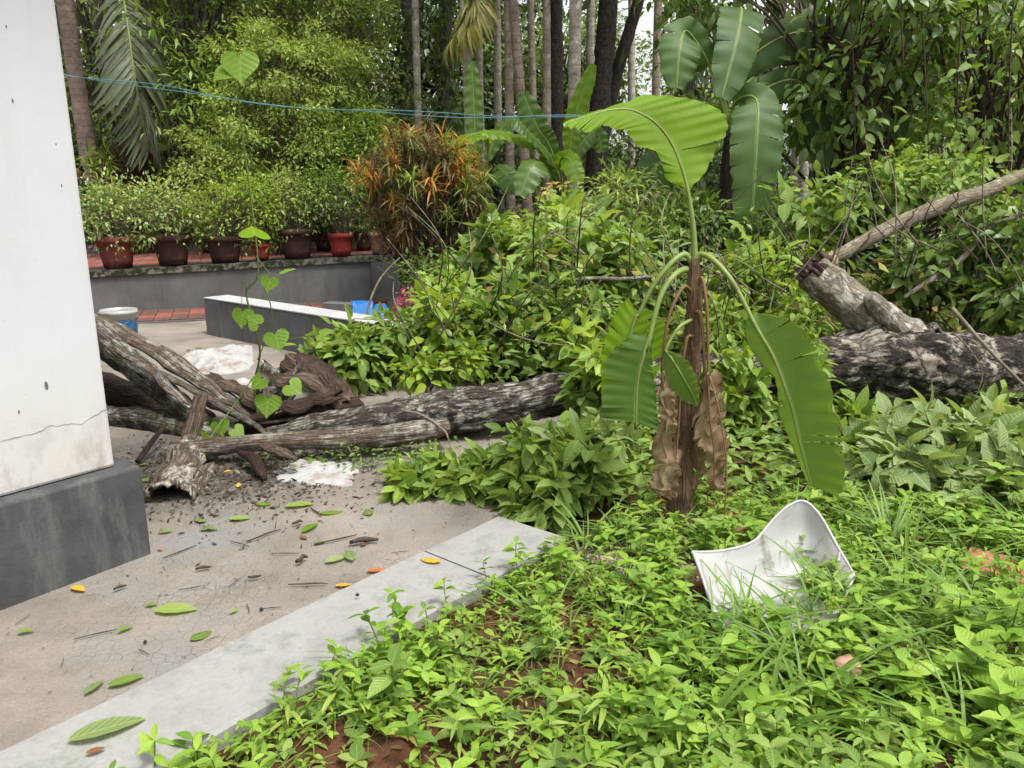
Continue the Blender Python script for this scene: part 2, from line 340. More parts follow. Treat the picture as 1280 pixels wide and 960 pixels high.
M['bark_dark'] = bark_mat('dark_tree_bark', (.02, .015, .012), (.075, .06, .048), (.2, .2, .17), .6, bstr=.6)
M['bark_grey'] = bark_mat('grey_lichen_bark', (.09, .08, .065), (.26, .24, .2), (.42, .42, .37), .56, bstr=.5)
M['bark_trunk'] = bark_mat('fallen_trunk_bark', (.007, .006, .005), (.075, .057, .043), (.36, .32, .26), .515, 7, .2, 1., .8, 4., .04)
M['bark_trunk_left'] = bark_mat('lichened_trunk_bark', (.022, .018, .014), (.13, .1, .075), (.37, .35, .3), .52, 7, .22, .9, .85, 5., .03)
M['bark_white'] = bark_mat('whitish_bark', (.1, .08, .052), (.3, .26, .19), (.44, .42, .36), .53, 6, .4, .6, .85, fz=.25)
M['bark_limb'] = bark_mat('tan_limb_bark', (.1, .08, .05), (.33, .28, .19), (.4, .37, .28), .54, 6, .4, .5, .85, fz=.2)
M['bark_log'] = bark_mat('bare_log_wood', (.04, .03, .02), (.25, .19, .135), (.42, .38, .32), .53, 7, .08, .9, .8, fz=.4)
M['bark_moss'] = bark_mat('mossy_log_bark', (.03, .025, .018), (.17, .14, .105), (.42, .41, .36), .52, 8, .2, .9, .9, 6., .02, (.07, .07, .03), .5)
M['bark_wet'] = bark_mat('wet_red_bark', (.02, .012, .009), (.1, .055, .038), (.2, .13, .1), .56, 7, .1, .9, .5, 6., fz=.5)
M['bark_inner'] = bark_mat('torn_inner_bark', (.05, .034, .024), (.2, .14, .1), None, .6, 7, .08, .8, .85)
M['wood_raw'] = bark_mat('torn_pale_wood', (.3, .2, .1), (.55, .42, .26), None, .6, 6, .1, .5, .8)
M['stem_banana'] = bark_mat('banana_sheath', (.05, .028, .016), (.31, .2, .115), (.4, .3, .2), .55, 7, .05, .8, .75, 6., fz=.3)
M['stem_banana_dark'] = bark_mat('dark_banana_sheath', (.018, .012, .01), (.075, .05, .035), None, .6, 7, .07, .8, .7)
M['areca'] = ring_mat('areca_trunk', (.2, .175, .14), (.42, .38, .31), 5.5, (.5, .49, .44))
M['areca_brown'] = ring_mat('brown_areca_trunk', (.17, .135, .1), (.36, .3, .225), 5., (.42, .39, .33))
M['coconut'] = ring_mat('coconut_trunk', (.16, .115, .09), (.36, .28, .235), 9., None)
M['pot_red'] = plain_mat('red_pot', (.15, .035, .03), .8, .3, 10., .4, (.06, .025, .02), .55)
M['pot_dark'] = plain_mat('weathered_dark_pot', (.045, .022, .018), .8, .4, 8., .3, (.13, .045, .035), .55)
M['pot_bright'] = plain_mat('bright_red_pot', (.27, .035, .03), .7, .3, 10., .3, (.1, .04, .03), .55)
M['soil'] = plain_mat('potting_soil', (.05, .035, .025), .95, .5, 20.)
M['blue'] = plain_mat('blue_plastic', (.015, .12, .34), .35, .15, 6., .5)
M['white_plastic'] = plain_mat('white_plastic', (.36, .36, .35), .32, .06, 4., .5, (.19, .165, .12), .56, 8., .06)
M['sack'] = plain_mat('white_woven_sack', (.36, .355, .345), .7, .1, 12., .3, (.22, .16, .125), .52, 6., .4)
M['rope'] = plain_mat('teal_rope', (.08, .2, .24), .6, .3, 30.)
M['brick_red'] = plain_mat('broken_red_brick', (.3, .11, .07), .9, .35, 12., .2, (.2, .15, .12), .55)
M['stone_pink'] = plain_mat('pinkish_stone', (.42, .25, .18), .9, .3, 10., .2)
M['black_litter'] = leaf_mat('bark_crumb', [(.012, .01, .008), (.04, .03, .022), (.1, .075, .055)], .8, 0., .2, 0)
M['black'] = plain_mat('charred_wood', (.012, .01, .009), .7, .4, 20.)
M['flower_pink'] = leaf_mat('pink_petal', [(.45, .08, .2), (.6, .2, .32)], .6, .3, .3, 0)
M['flower_yellow'] = leaf_mat('cream_petal', [(.65, .5, .12), (.7, .6, .25)], .6, .3, .3, 0)
M['skin'] = plain_mat('skin', (.3, .15, .1), .5, .1); M['shirt'] = plain_mat('dark_shirt', (.02, .022, .03), .85, .3); M['hair'] = plain_mat('black_hair', (.012, .01, .01), .5, .3)

def wall_mat():
    m, t, o = mat('white_limewash'); ob = coord(t); sx = N(t, 'SeparateXYZ'); t.links.new(ob, sx.inputs[0])
    n = noise(t, 2.2, ob, 8, .65); nf = noise(t, 40., ob, 4, .7); st = noise(t, 3., coord(t, 'Object', (2.5, 2.5, .5)), 6, .7)
    c = mixc(t, n, (.46, .467, .48), (.53, .537, .548))
    low = math_(t, 'MULTIPLY', ramp(t, sx.outputs[2], [(.4, (1, 1, 1)), (1.3, (0, 0, 0))]), ramp(t, st, [(.3, (.25,) * 3), (.65, (1,) * 3)]))   # rain splash and yellowing low on the wall
    c = mixc(t, math_(t, 'MULTIPLY', low, .65), c, (.49, .44, .355))
    alg = math_(t, 'MULTIPLY', ramp(t, sx.outputs[2], [(.42, (1, 1, 1)), (.72, (0, 0, 0))]), ramp(t, noise(t, 7., coord(t, 'Object', (1.5, 1.5, .7)), 8, .72), [(.46, (0,) * 3), (.62, (1,) * 3)]))
    c = mixc(t, math_(t, 'MULTIPLY', alg, .6), c, (.22, .19, .14))
    c = mixc(t, math_(t, 'MULTIPLY', ramp(t, noise(t, 1.4, coord(t, 'Object', (3., 3., .35)), 8, .7), [(.5, (0,) * 3), (.7, (1,) * 3)]), .3), c, (.4, .38, .34))
    sp = ramp(t, noise(t, 26., ob, 3, .6), [(.7, (0, 0, 0)), (.74, (1, 1, 1))])
    c = mixc(t, math_(t, 'MULTIPLY', sp, .55), c, (.4, .36, .3))
    pbsdf(t, o, c, .85, .2, bump(t, math_(t, 'ADD', n, math_(t, 'MULTIPLY', nf, .35)), .22, .012)); return m
def cement_mat(name, dark, light, scale=3., stain=None, moss=None, mz=None, streak=.5, rough=.85):
    m, t, o = mat(name); ob = coord(t); n = noise(t, scale, ob, 8, .65); nf = noise(t, 55., ob, 4, .7)
    c = ramp(t, n, [(.3, dark), (.7, light)])
    c = mixc(t, .35, c, mixc(t, nf, (.55,) * 3, (1.35,) * 3), 'MULTIPLY')
    if stain: c = mixc(t, math_(t, 'MULTIPLY', ramp(t, noise(t, 2.5, coord(t, 'Object', (2, 2, streak)), 9, .75), [(.5, (0, 0, 0)), (.68, (1, 1, 1))]), .75), c, stain)
    if moss: c = mixc(t, ramp(t, noise(t, 9., ob, 6, .7), [(.44, (0, 0, 0)), (.54, (1, 1, 1))]), c, moss)
    pbsdf(t, o, c, rough, .25, bump(t, math_(t, 'ADD', n, nf), .35, .008)); return m
def yard_mat():
    m, t, o = mat('sandy_yard_concrete'); ob = coord(t)
    wv = t.nodes.new('ShaderNodeVectorMath'); wv.operation = 'ADD'
    nn = t.nodes.new('ShaderNodeTexNoise'); nn.inputs['Scale'].default_value = 6.; t.links.new(ob, nn.inputs['Vector'])
    sc_ = t.nodes.new('ShaderNodeVectorMath'); sc_.operation = 'SCALE'; sc_.inputs['Scale'].default_value = .05
    t.links.new(nn.outputs['Color'], sc_.inputs[0]); t.links.new(ob, wv.inputs[0]); t.links.new(sc_.outputs[0], wv.inputs[1])
    vo = N(t, 'TexVoronoi', feature='DISTANCE_TO_EDGE'); vo.inputs['Scale'].default_value = 19.; vo.inputs['Randomness'].default_value = .75; t.links.new(wv.outputs[0], vo.inputs['Vector'])
    groove = ramp(t, vo.outputs['Distance'], [(.0, (1, 1, 1)), (.07, (0, 0, 0))])
    worn = ramp(t, noise(t, 1.3, ob, 4, .6), [(.46, (0, 0, 0)), (.62, (1, 1, 1))])
    gm = math_(t, 'MULTIPLY', groove, worn)
    n = noise(t, 1.6, ob, 7, .65); nf = noise(t, 90., ob, 3, .8); nm = noise(t, 14., ob, 5, .7)
    c = ramp(t, n, [(.3, (.13, .116, .098)), (.5, (.215, .19, .158)), (.72, (.29, .258, .215))])
    c = mixc(t, ramp(t, noise(t, 1.1, ob, 5, .6), [(.52, (0, 0, 0)), (.66, (1, 1, 1))]), c, (.2, .195, .185))
    c = mixc(t, .55, c, mixc(t, nf, (.25,) * 3, (1.75,) * 3), 'MULTIPLY')
    c = mixc(t, math_(t, 'MULTIPLY', gm, .26), c, (.1, .085, .07))
    c = mixc(t, math_(t, 'MULTIPLY', ramp(t, nm, [(.62, (0, 0, 0)), (.7, (1, 1, 1))]), .45), c, (.11, .09, .075))
    # dark wet silt by the logs, where the debris fell
    sx = N(t, 'SeparateXYZ'); t.links.new(ob, sx.inputs[0])
    dx = math_(t, 'SUBTRACT', sx.outputs[0], -1.75); dy = math_(t, 'SUBTRACT', sx.outputs[1], 4.4)
    dd = math_(t, 'SQRT', math_(t, 'ADD', math_(t, 'MULTIPLY', dx, dx), math_(t, 'MULTIPLY', dy, dy)))
    silt = math_(t, 'MULTIPLY', ramp(t, dd, [(.45, (1, 1, 1)), (1.2, (0, 0, 0))]), ramp(t, noise(t, 11., ob, 8, .8), [(.38, (0,) * 3), (.52, (1,) * 3)]))
    c = mixc(t, math_(t, 'MULTIPLY', silt, .85), c, (.035, .032, .028))
    pbsdf(t, o, c, .85, .3, bump(t, math_(t, 'SUBTRACT', math_(t, 'ADD', math_(t, 'MULTIPLY', nf, .6), nm), math_(t, 'MULTIPLY', gm, .3)), .8, .014)); return m
def ground_mat():
    m, t, o = mat('red_soil'); ob = coord(t); n = noise(t, 3., ob, 8, .7); nf = noise(t, 40., ob, 5, .75)
    c = ramp(t, n, [(.3, (.045, .02, .012)), (.55, (.11, .045, .026)), (.75, (.16, .075, .045))])
    c = mixc(t, .6, c, mixc(t, nf, (.3,) * 3, (1.7,) * 3), 'MULTIPLY')
    c = mixc(t, ramp(t, noise(t, .8, ob, 5, .6), [(.5, (0, 0, 0)), (.62, (1, 1, 1))]), c, (.035, .028, .018))
    pbsdf(t, o, c, .95, .2, bump(t, math_(t, 'ADD', n, nf), .7, .03)); return m
def tile_mat(name, col):
    return plain_mat(name, col, .6, .3, 3., .35, tuple(x * .45 for x in col), .52, 3.)
M['wall'] = wall_mat(); M['plinth'] = cement_mat('dark_plinth_cement', (.04, .04, .042), (.08, .08, .08), 5., (.15, .14, .125), None)
M['kerb'] = cement_mat('pale_kerb_cement', (.19, .186, .176), (.34, .336, .322), 5., (.11, .115, .085), None, None, 2., .85)
M['grey_wall'] = cement_mat('grey_wall_cement', (.1, .1, .1), (.17, .17, .168), 2., (.1, .085, .07))
M['coping'] = cement_mat('mossy_coping', (.1, .1, .09), (.24, .22, .19), 4., None, (.025, .03, .012))
M['cap'] = cement_mat('bright_cap_cement', (.3, .3, .3), (.44, .44, .44), 4., None)
M['yard'] = yard_mat(); M['ground'] = ground_mat()
M['tile_red'] = tile_mat('red_paver', (.27, .08, .055)); M['tile_grey'] = tile_mat('dark_grey_paver', (.11, .085, .08)); M['tile_brown'] = tile_mat('brown_paver', (.12, .065, .052))
M['crack'] = plain_mat('dark_crack', (.13, .11, .09), .9, .3)

# ------------------------------------------------------------------ setting: ground, yard, kerb, house, walls
KD, KN = A([.641, .767, 0]), A([.767, -.641, 0])        # along and across the kerb
def kerb_pt(s, c, z): return KD * s + KN * c + A([0, 0, z])
def ground_z(x, y):
    p = np.stack([np.asarray(x, float), np.asarray(y, float), np.zeros_like(np.asarray(x, float))], -1)
    z = .0 + .03 * fbm(p, .9, 3)
    c = p[..., 0] * KN[0] + p[..., 1] * KN[1]
    return np.where((c < -1.9), np.minimum(z, -.03) - .05, z * (1 - .6 * np.clip((-1.4 - c) * 4, 0, 1)) + .022 * np.clip((-1.45 - c) * 5, 0, 1))
gx = np.concatenate([np.linspace(-90, -8, 30), np.linspace(-7.5, 8, 160), np.linspace(8.5, 90, 30)])
gy = np.concatenate([np.linspace(-60, -2, 20), np.linspace(-1.5, 12, 150), np.linspace(12.5, 140, 40)])
GX, GY = np.meshgrid(gx, gy, indexing='xy')
gm_ = MB().grid(np.stack([GX, GY, ground_z(GX, GY)], -1)); tag(gm_.build('ground', M['ground']), kind='structure')

# yard slab: a sheet left of the kerb, back to the potted terrace
W0, W1 = A([-7.2, 9.86, 0]), A([-1.72, 11.83, 0])
yp = [kerb_pt(-2.5, -2.262, 0), kerb_pt(2.2, -2.262, 0), A([.2, 4.1, 0]), A([.7, 6.2, 0]), A([.2, 9.0, 0]), A([-1.7, 11.8, 0]), A([-7.4, 9.75, 0]), A([-9., 6, 0]), A([-9, 1, 0])]
cn = A([-3.2, 5.6, 0]); ring = catmull(yp + yp[:1], 160)
ring = A([[np.interp(k, np.arange(len(yp) + 1), [q[c] for q in yp + yp[:1]]) for c in range(3)] for k in np.linspace(0, len(yp), 181)])
rows = [cn + (ring - cn) * f for f in np.linspace(.02, 1, 40)]; rows = A(rows)
rows[..., 2] = .004 * fbm(rows, 1.5, 2); rows = np.concatenate([rows, (ring + A([0, 0, -.09]))[None]])
tag(MB().grid(rows).build('yard_pavement', M['yard']), kind='structure')

# kerb: three cast lengths with open joints
kerb = empty('concrete_kerb', kerb_pt(1., -2.07, -.1), 'long flat pale grey concrete kerb between the sandy yard and the weeds', 'kerb')
kx = [-2.6, .35, 2.12, 2.62]
for a_, b_ in zip(kx[:-1], kx[1:]):
    L_ = np.linspace(a_ + .004, b_ - .004, 40)
    pr = [(-2.283, -.1), (-2.280, .045), (-2.268, .058), (-1.893, .060), (-1.880, .050), (-1.876, -.1)]
    g = A([[kerb_pt(s_, c_ + .004 * math.sin(s_ * 3.1), z_) for c_, z_ in pr] for s_ in L_])
    g[..., 2] += .003 * vnoise(g, 5.) * (g[..., 2] > 0); g[:, 3:, :2] += .008 * vnoise(g[:, 3:], 11.)[..., None]; g[:, 1:3, :2] += .006 * vnoise(g[:, 1:3] + 9, 8.)[..., None]
    m_ = MB().grid(g)
    for e_ in (0, -1): m_.add(g[e_], [[0, 1, 4, 5], [1, 2, 3, 4]])
    m_.build('kerb_slab', M['kerb'], kerb, smooth=False)

# house corner
HD = nrm(A([.6, .8, 0])); HN = A([.8, -.6, 0]); HC = A([-1.606, 3.174, 0])
hx = A([HD, A([-.8, .6, 0]), A([0, 0, 1])])
house = empty('house', HC, 'white plastered house corner on a dark grey cement plinth', 'house')
def hbox(l0, l1, d0, d1, z0, z1):
    c = HC + HD * (l0 + l1) / 2 - HN * (d0 + d1) / 2 + A([0, 0, (z0 + z1) / 2]); return MB().box(c, (l1 - l0, d1 - d0, z1 - z0), hx)
def bevel(o, w_=.01, seg=2):
    b = o.modifiers.new('bevel', 'BEVEL'); b.width = w_; b.segments = seg; b.limit_method = 'ANGLE'; return o
bevel(hbox(-6, 0, 0, 7, -.15, .415).build('plinth', M['plinth'], house, False), .012)
bevel(hbox(-5.9, -.075, .075, 6.9, .417, 3.398).build('wall', M['wall'], house, False), .014)
bevel(hbox(-6.3, .45, -.45, 7.4, 3.4, 3.54).build('unseen_roof_slab', M['plinth'], house, False), .01)  # roof out of view, its overhang sized to shade the wall
# hairline crack: a thin dark strip along the plaster
ck = [(-20, 562), (0, 553), (22, 547), (45, 541), (62, 534), (85, 531), (103, 529), (112, 523), (126, 515), (141, 508)]
def on_wall(x, y, off=.076 - .0775):
    d = ray(x, y); o0 = HC - HN * .075 + HN * .0015; t_ = np.dot(o0 - A([0, 0, CAM_H]), HN) / np.dot(d, HN); return A([0, 0, CAM_H]) + d * t_
cp = catmull([on_wall(*q) for q in ck], 80); cp += A([0, 0, 1])[None] * (.006 * vnoise(cp, 40.))[:, None]
wd_ = .0006 + .0009 * np.abs(vnoise(cp, 25.))
MB().grid(np.stack([cp + A([0, 0, 1]) * wd_[:, None], cp - A([0, 0, 1]) * wd_[:, None]], 1)).build('crack', M['crack'], house, False)
for (x, y, s_) in [(58, 482, .012), (16, 126, .005), (8, 33, .004), (77, 232, .005), (70, 180, .003), (24, 515, .006)]:
    p = on_wall(x, y); a = np.linspace(0, 6.28, 9)[:-1]
    v = p + HD * (s_ * .6 * np.cos(a))[:, None] + A([0, 0, 1]) * (s_ * np.sin(a) * 1.5)[:, None]; v = v + .003 * vnoise(v, 60.)[:, None] * HD
    MB().add(np.concatenate([v, [p]]), None, [[k, (k + 1) % 8, 8] for k in range(8)]).build('plaster_chip', M['crack'], house, False)

# retaining wall with the pots, and the tiled terrace behind it
WD = nrm(W1 - W0); WN = A([WD[1], -WD[0], 0]); WL = np.linalg.norm(W1 - W0)
def wtop(s_): return .44 + .17 * s_ / WL
rw = empty('retaining_wall', (W0 + W1) / 2, 'long grey cement retaining wall carrying a row of plant pots', 'wall')
def wslab(s0, s1, d0, d1, zf0, zf1, n=2):
    m_ = MB(); ss = np.linspace(s0, s1, n); g = []
    for s_ in ss:
        z0, z1 = zf0(s_), zf1(s_); g.append([W0 + WD * s_ + WN * d + A([0, 0, z]) for d, z in ((d0, z0), (d0, z1), (d1, z1), (d1, z0), (d0, z0))])
    m_.grid(A(g)); m_.add(A(g[0][:4]), [[0, 1, 2, 3]]); m_.add(A(g[-1][:4]), [[0, 3, 2, 1]]); return m_
wslab(0, WL - .42, -.2, 0, lambda s: -.1, lambda s: wtop(s)).build('wall_body', M['grey_wall'], rw, False)
wslab(WL - .42, WL, -.3, .03, lambda s: -.1, lambda s: wtop(s)).build('end_pier', M['grey_wall'], rw, False)
wslab(-.05, WL - .1, -.34, .035, lambda s: wtop(s) + .003, lambda s: wtop(s) + .085).build('coping', M['coping'], rw, False)
terr = tag(wslab(-4, WL, -9, -.345, lambda s: -.1, lambda s: wtop(s) + .045).build('terrace_floor', M['plinth'], None, False), kind='structure')
tm_r = {c: bevel(MB().box((0, 0, 0), (.292, .292, .03)).build('paving_tile', M[c], terr, False), .006, 1) for c in ('tile_red', 'tile_grey')}
first = set()
for i in range(-3, 20):
    for j in range(0, 13):
        c = 'tile_red' if (j % 3 != 1) else 'tile_grey'
        s_ = i * .3 + .15; d_ = -.52 - j * .3
        o = tm_r[c] if c not in first else tm_r[c].copy()
        if c in first: COL.objects.link(o)
        first.add(c); o.location = tuple(W0 + WD * s_ + WN * d_ + A([0, 0, wtop(s_) + .05 + U(-.003, .003)])); o.rotation_euler = (0, -math.atan(.17 / WL), math.atan2(WD[1], WD[0]))
# red and brown pavers at the foot of the wall
pav = tag(wslab(.4, 4.8, .04, 1.15, lambda s: -.1, lambda s: .012).build('paved_strip', M['tile_grey'], None, False), kind='structure')
pt = {c: bevel(MB().box((0, 0, 0), (.193, .193, .03)).build('paving_tile', M[c], pav, False), .006, 1) for c in ('tile_red', 'tile_brown')}
first = set()
for i in range(21):
    for j in range(5):
        c = 'tile_red' if (i + 2 * j) % 9 in (5, 6, 7) else 'tile_brown'
        o = pt[c] if c not in first else pt[c].copy()
        if c in first: COL.objects.link(o)
        first.add(c); o.location = tuple(W0 + WD * (.55 + i * .2) + WN * (.16 + j * .2) + A([0, 0, .016 + U(-.002, .002)])); o.rotation_euler = (0, 0, math.atan2(WD[1], WD[0]))

# low wall running towards the fallen tree
lw0, lw1 = A([-3.5, 8.8, 0]), A([-.75, 6.55, 0]); LD = nrm(lw1 - lw0); LN = A([-LD[1], LD[0], 0]); LL = np.linalg.norm(lw1 - lw0)
lw = empty('low_wall', (lw0 + lw1) / 2, 'low grey cement wall with a bright worn top beside the blue sheet', 'wall')
lx = A([LD, LN, A([0, 0, 1])])
bevel(MB().box(lw0 + LD * LL / 2 + LN * .14 + A([0, 0, .13]), (LL, .28, .56), lx).build('wall_body', M['grey_wall'], lw, False), .01)
bevel(MB().box(lw0 + LD * .15 + LN * .14 + A([0, 0, .13]), (.33, .3, .561), lx).build('end_pier', M['grey_wall'], lw, False), .01)
bevel(MB().box(lw0 + LD * LL / 2 + LN * .14 + A([0, 0, .421]), (LL + .02, .305, .016), lx).build('cap', M['cap'], lw, False), .004)

# ------------------------------------------------------------------ plant builders
LM = {}
def leaf_meshes(key, tms, m):
    """single-leaf meshes, shared by every leaf object of that kind"""
    if key not in LM: LM[key] = [MB().add(*[t[0], t[1], t[2], t[3]]).mesh('leaf', m) for t in tms]
    return LM[key]
def grow(mb, p, d, L, r, lvl, o, tips):
    p = np.asarray(p, float); d = nrm(d); n = max(3, int(L / o.get('seg', .08))); pts = [p]
    for i in range(n):
        d = nrm(d + RNG.normal(0, o.get('wander', .12), 3) + A([0, 0, o.get('trop', .0)])); pts.append(pts[-1] + d * L / n)
    pts = A(pts); pts[:, 2] = np.maximum(pts[:, 2], o.get('floor', -9) + r)
    mb.tube(pts, [r, r * .45], o.get('sides', 5)); 
    if lvl == 0: tips.append(pts); return
    for k in range(o['nb'][lvl]):
        t = .2 + .8 * (k + R.random()) / o['nb'][lvl]; i = min(int(t * n), n - 1); q = pts[i] + (pts[i + 1] - pts[i]) * (t * n - i if t * n - i < 1 else 1)
        dd = nrm(pts[min(i + 1, n)] - pts[i]); side = nrm(np.cross(dd, RNG.normal(0, 1, 3))); an = o.get('ang', .9) * U(.7, 1.25)
        grow(mb, q, dd * math.cos(an) + side * math.sin(an), L * o.get('ratio', .5) * U(.7, 1.2) * (1.15 - .5 * t), r * .5, lvl - 1, o, tips)
    tips.append(pts[int(n * .6):])
def twig_leaves(tips, per_m, size, spread=.8, upb=.25, jit=.35, droop=0.):
    pos, d, up, sc = [], [], [], []
    for pts in tips:
        L = np.linalg.norm(np.diff(pts, axis=0), axis=1).sum(); n = max(2, int(L * per_m)); ph = U(0, 6.28)
        tt = (np.arange(n) + .5) / n
        for k, t in enumerate(tt):
            f = t * (len(pts) - 1); i = min(int(f), len(pts) - 2); q = pts[i] + (pts[i + 1] - pts[i]) * (f - i); tg = nrm(pts[i + 1] - pts[i])
            x = nrm(np.cross(tg, A([0.02, .03, 1]))); y = np.cross(x, tg); a = ph + k * 2.4
            s = x * math.cos(a) + y * math.sin(a)
            pos.append(q); d.append(tg * (1 - spread * .6) + s * spread + A([0, 0, upb - droop]) + RNG.normal(0, jit * .6, 3)); up.append(A([0, 0, 1]) + RNG.normal(0, jit, 3)); sc.append(size * U(.6, 1.15))
        tg = nrm(pts[-1] - pts[-2]); pos.append(pts[-1]); d.append(tg + RNG.normal(0, .2, 3)); up.append(A([0, 0, 1]) + RNG.normal(0, jit, 3)); sc.append(size * U(.6, 1))
    return A(pos), A(d), A(up), A(sc)
def put_leaves(root, L, tms, key, m, n_obj=0, fname='foliage'):
    """the n_obj leaves that show largest are objects, the rest one joined part"""
    pos, d, up, sc = L; dist = np.linalg.norm(pos - A([0, 0, CAM_H]), axis=1) / sc ** .5; o = np.argsort(dist)
    which = RNG.integers(0, len(tms), len(pos))
    if n_obj:
        ms = leaf_meshes(key, tms, m)
        for i in o[:n_obj]: leaf_obj(root, ms[which[i]], pos[i], d[i], up[i], sc[i])
    rest = o[n_obj:]
    if len(rest):
        mb = MB()
        for k, t in enumerate(tms):
            s = rest[which[rest] == k]; mb.inst(t, pos[s], d[s], up[s], sc[s])
        stuff(mb.build(fname, m, root))
def leafy(name, label, cat, stems, leaf, group=None, bark='twig', stemname='stem'):
    """stems: (base, dir, length, radius, lvl, opts); leaf: dict(per_m,size,tms,key,mat,n_obj,...)"""
    b = np.asarray(stems[0][0], float); root = empty(name, (b[0], b[1], 0), label, cat, group); mb = MB(); tips = []
    for s in stems: grow(mb, *s, tips)
    mb.build(stemname, M[bark], root)
    put_leaves(root, twig_leaves(tips, leaf['per_m'], leaf['size'], leaf.get('spread', .8), leaf.get('upb', .2), leaf.get('jit', .35), leaf.get('droop', 0)), leaf['tms'], leaf['key'], M[leaf['mat']], leaf.get('n_obj', 0))
    return root
def crown_tree(name, label, cat, base, crowns, lm, bark, r0, n_clump, lpc, cr, size, tms=(DM,), group=None, droop=.35, n_obj=0, key=None, stems=1, limb=1., stemname='trunk', flat=.75, split=.5):
    """crowns: list of (centre, radii); clumps of leaves on limbs that spring from the trunk(s)"""
    base = np.asarray(base, float); root = empty(name, base, label, cat, group); mb = MB(); pos, d, up, sc = [], [], [], []
    cs = A([c for c, _ in crowns]); rs = A([r for _, r in crowns]); wts = np.prod(rs, axis=1) ** .67; wts /= wts.sum()
    if stemname == 'stem': rs = rs * .74; cr *= .85; n_clump = int(n_clump * .62)
    top = cs.mean(0); trunks = []
    for k in range(stems):
        b = base + (A([U(-1, 1), U(-1, 1), 0]) * r0 * 3 if stems > 1 else 0); e = top + (RNG.normal(0, .5, 3) * rs.mean(0) if stems > 1 else A([0, 0, rs[0][2] * .4]))
        pts = catmull([b - A([0, 0, .1]), b + (e - b) * .35 + RNG.normal(0, .06, 3) * np.linalg.norm(e - b) * .5, b + (e - b) * .7 + RNG.normal(0, .05, 3) * np.linalg.norm(e - b) * .5, e], 14)
        mb.tube(pts, np.linspace(r0, r0 * .35, 14), 8, bump=.12, bs=4.); trunks.append(pts)
    for k in range(n_clump):
        j = RNG.choice(len(crowns), p=wts); v = nrm(RNG.normal(0, 1, 3)) * (U(.25, 1) ** .45) * (U(1.05, 1.4) if R.random() < .22 else 1.); c = cs[j] + v * rs[j]
        if c[2] < base[2] + .1: c[2] = base[2] + .1 + abs(U(0, .2))
        tr = trunks[k % stems]; zz = np.clip((c[2] - base[2]) * U(.3, .8) + base[2], tr[0][2] + .15 * (tr[-1][2] - tr[0][2]), tr[-1][2]); i = int(np.argmin(np.abs(tr[:, 2] - zz))); a = tr[i]
        mid = (a + c) / 2 + RNG.normal(0, .12, 3) * np.linalg.norm(c - a) + A([0, 0, .08]) * np.linalg.norm(c - a)
        mb.tube(catmull([a, mid, c], 6), [r0 * .3 * limb, r0 * .06 * limb], 4, cap=False)
        out = nrm(c - (cs[j] - A([0, 0, rs[j][2] * .4])))
        for q in range(3):                                   # short twigs inside the clump
            e = c + nrm(RNG.normal(0, 1, 3) + out * .6) * cr * 1.2; mb.tube(A([c, (c + e) / 2 + RNG.normal(0, .1, 3) * cr, e]), [r0 * .05 * limb, r0 * .02 * limb], 3, cap=False)
        n = int(lpc * U(.6, 1.4)); off = RNG.normal(0, 1, (n, 3)) * A([1, 1, flat]) * cr * .62
        pos.append(c + off); d.append(nrm(off) * .7 + out * .5 + RNG.normal(0, .45, (n, 3)) - A([0, 0, droop])); up.append(A([0, 0, 1]) + RNG.normal(0, .45, (n, 3)) + out * .3); sc.append(size * RNG.uniform(.6, 1.2, n))
    mb.build(stemname, M[bark], root)
    P_ = np.concatenate(pos); ok = P_[:, 2] > base[2] + .02
    put_leaves(root, (P_[ok], np.concatenate(d)[ok], np.concatenate(up)[ok], np.concatenate(sc)[ok]), list(tms), key or name, M[lm], n_obj, 'crown' if stemname == 'trunk' else 'foliage')
    return root
def cpx(px, py, Y, rx, rz, ry):
    """crown centre and radii measured from the picture at depth Y"""
    k = Y / 967; return (P(px, py, Y), A([rx * k, ry, rz * k]))
def frond(mb_r, mb_l, pts, n, ll, width=1., droop=.5, rad=.02, ang=.8, hang=0., tm=LT_STRAP):
    pts = catmull(pts, 24); mb_r.tube(pts, [rad, rad * .25], 5); tg = nrm(np.gradient(pts, axis=0))
    pos, d, up, sc = [], [], [], []
    for s in (-1, 1):
        for k in range(n):
            t = .1 + .9 * (k + U(0, .6)) / n; f = t * 23; i = min(int(f), 22); q = pts[i] + (pts[i + 1] - pts[i]) * (f - i); T = tg[i]
            x = nrm(np.cross(T, A([.01, .02, 1]))); y = np.cross(x, T); y = y if y[2] > 0 else -y
            dd = T * math.cos(ang) + x * s * math.sin(ang) + y * .25 - A([0, 0, droop]) * t + RNG.normal(0, .08, 3) - A([0, 0, hang])
            pos.append(q); d.append(dd); up.append(y + x * s * .3 + RNG.normal(0, .15, 3)); sc.append(ll * (math.sin(math.pi * (.12 + .8 * t)) ** .6) * U(.85, 1.1))
    mb_l.inst(tm, A(pos), A(d), A(up), A(sc))
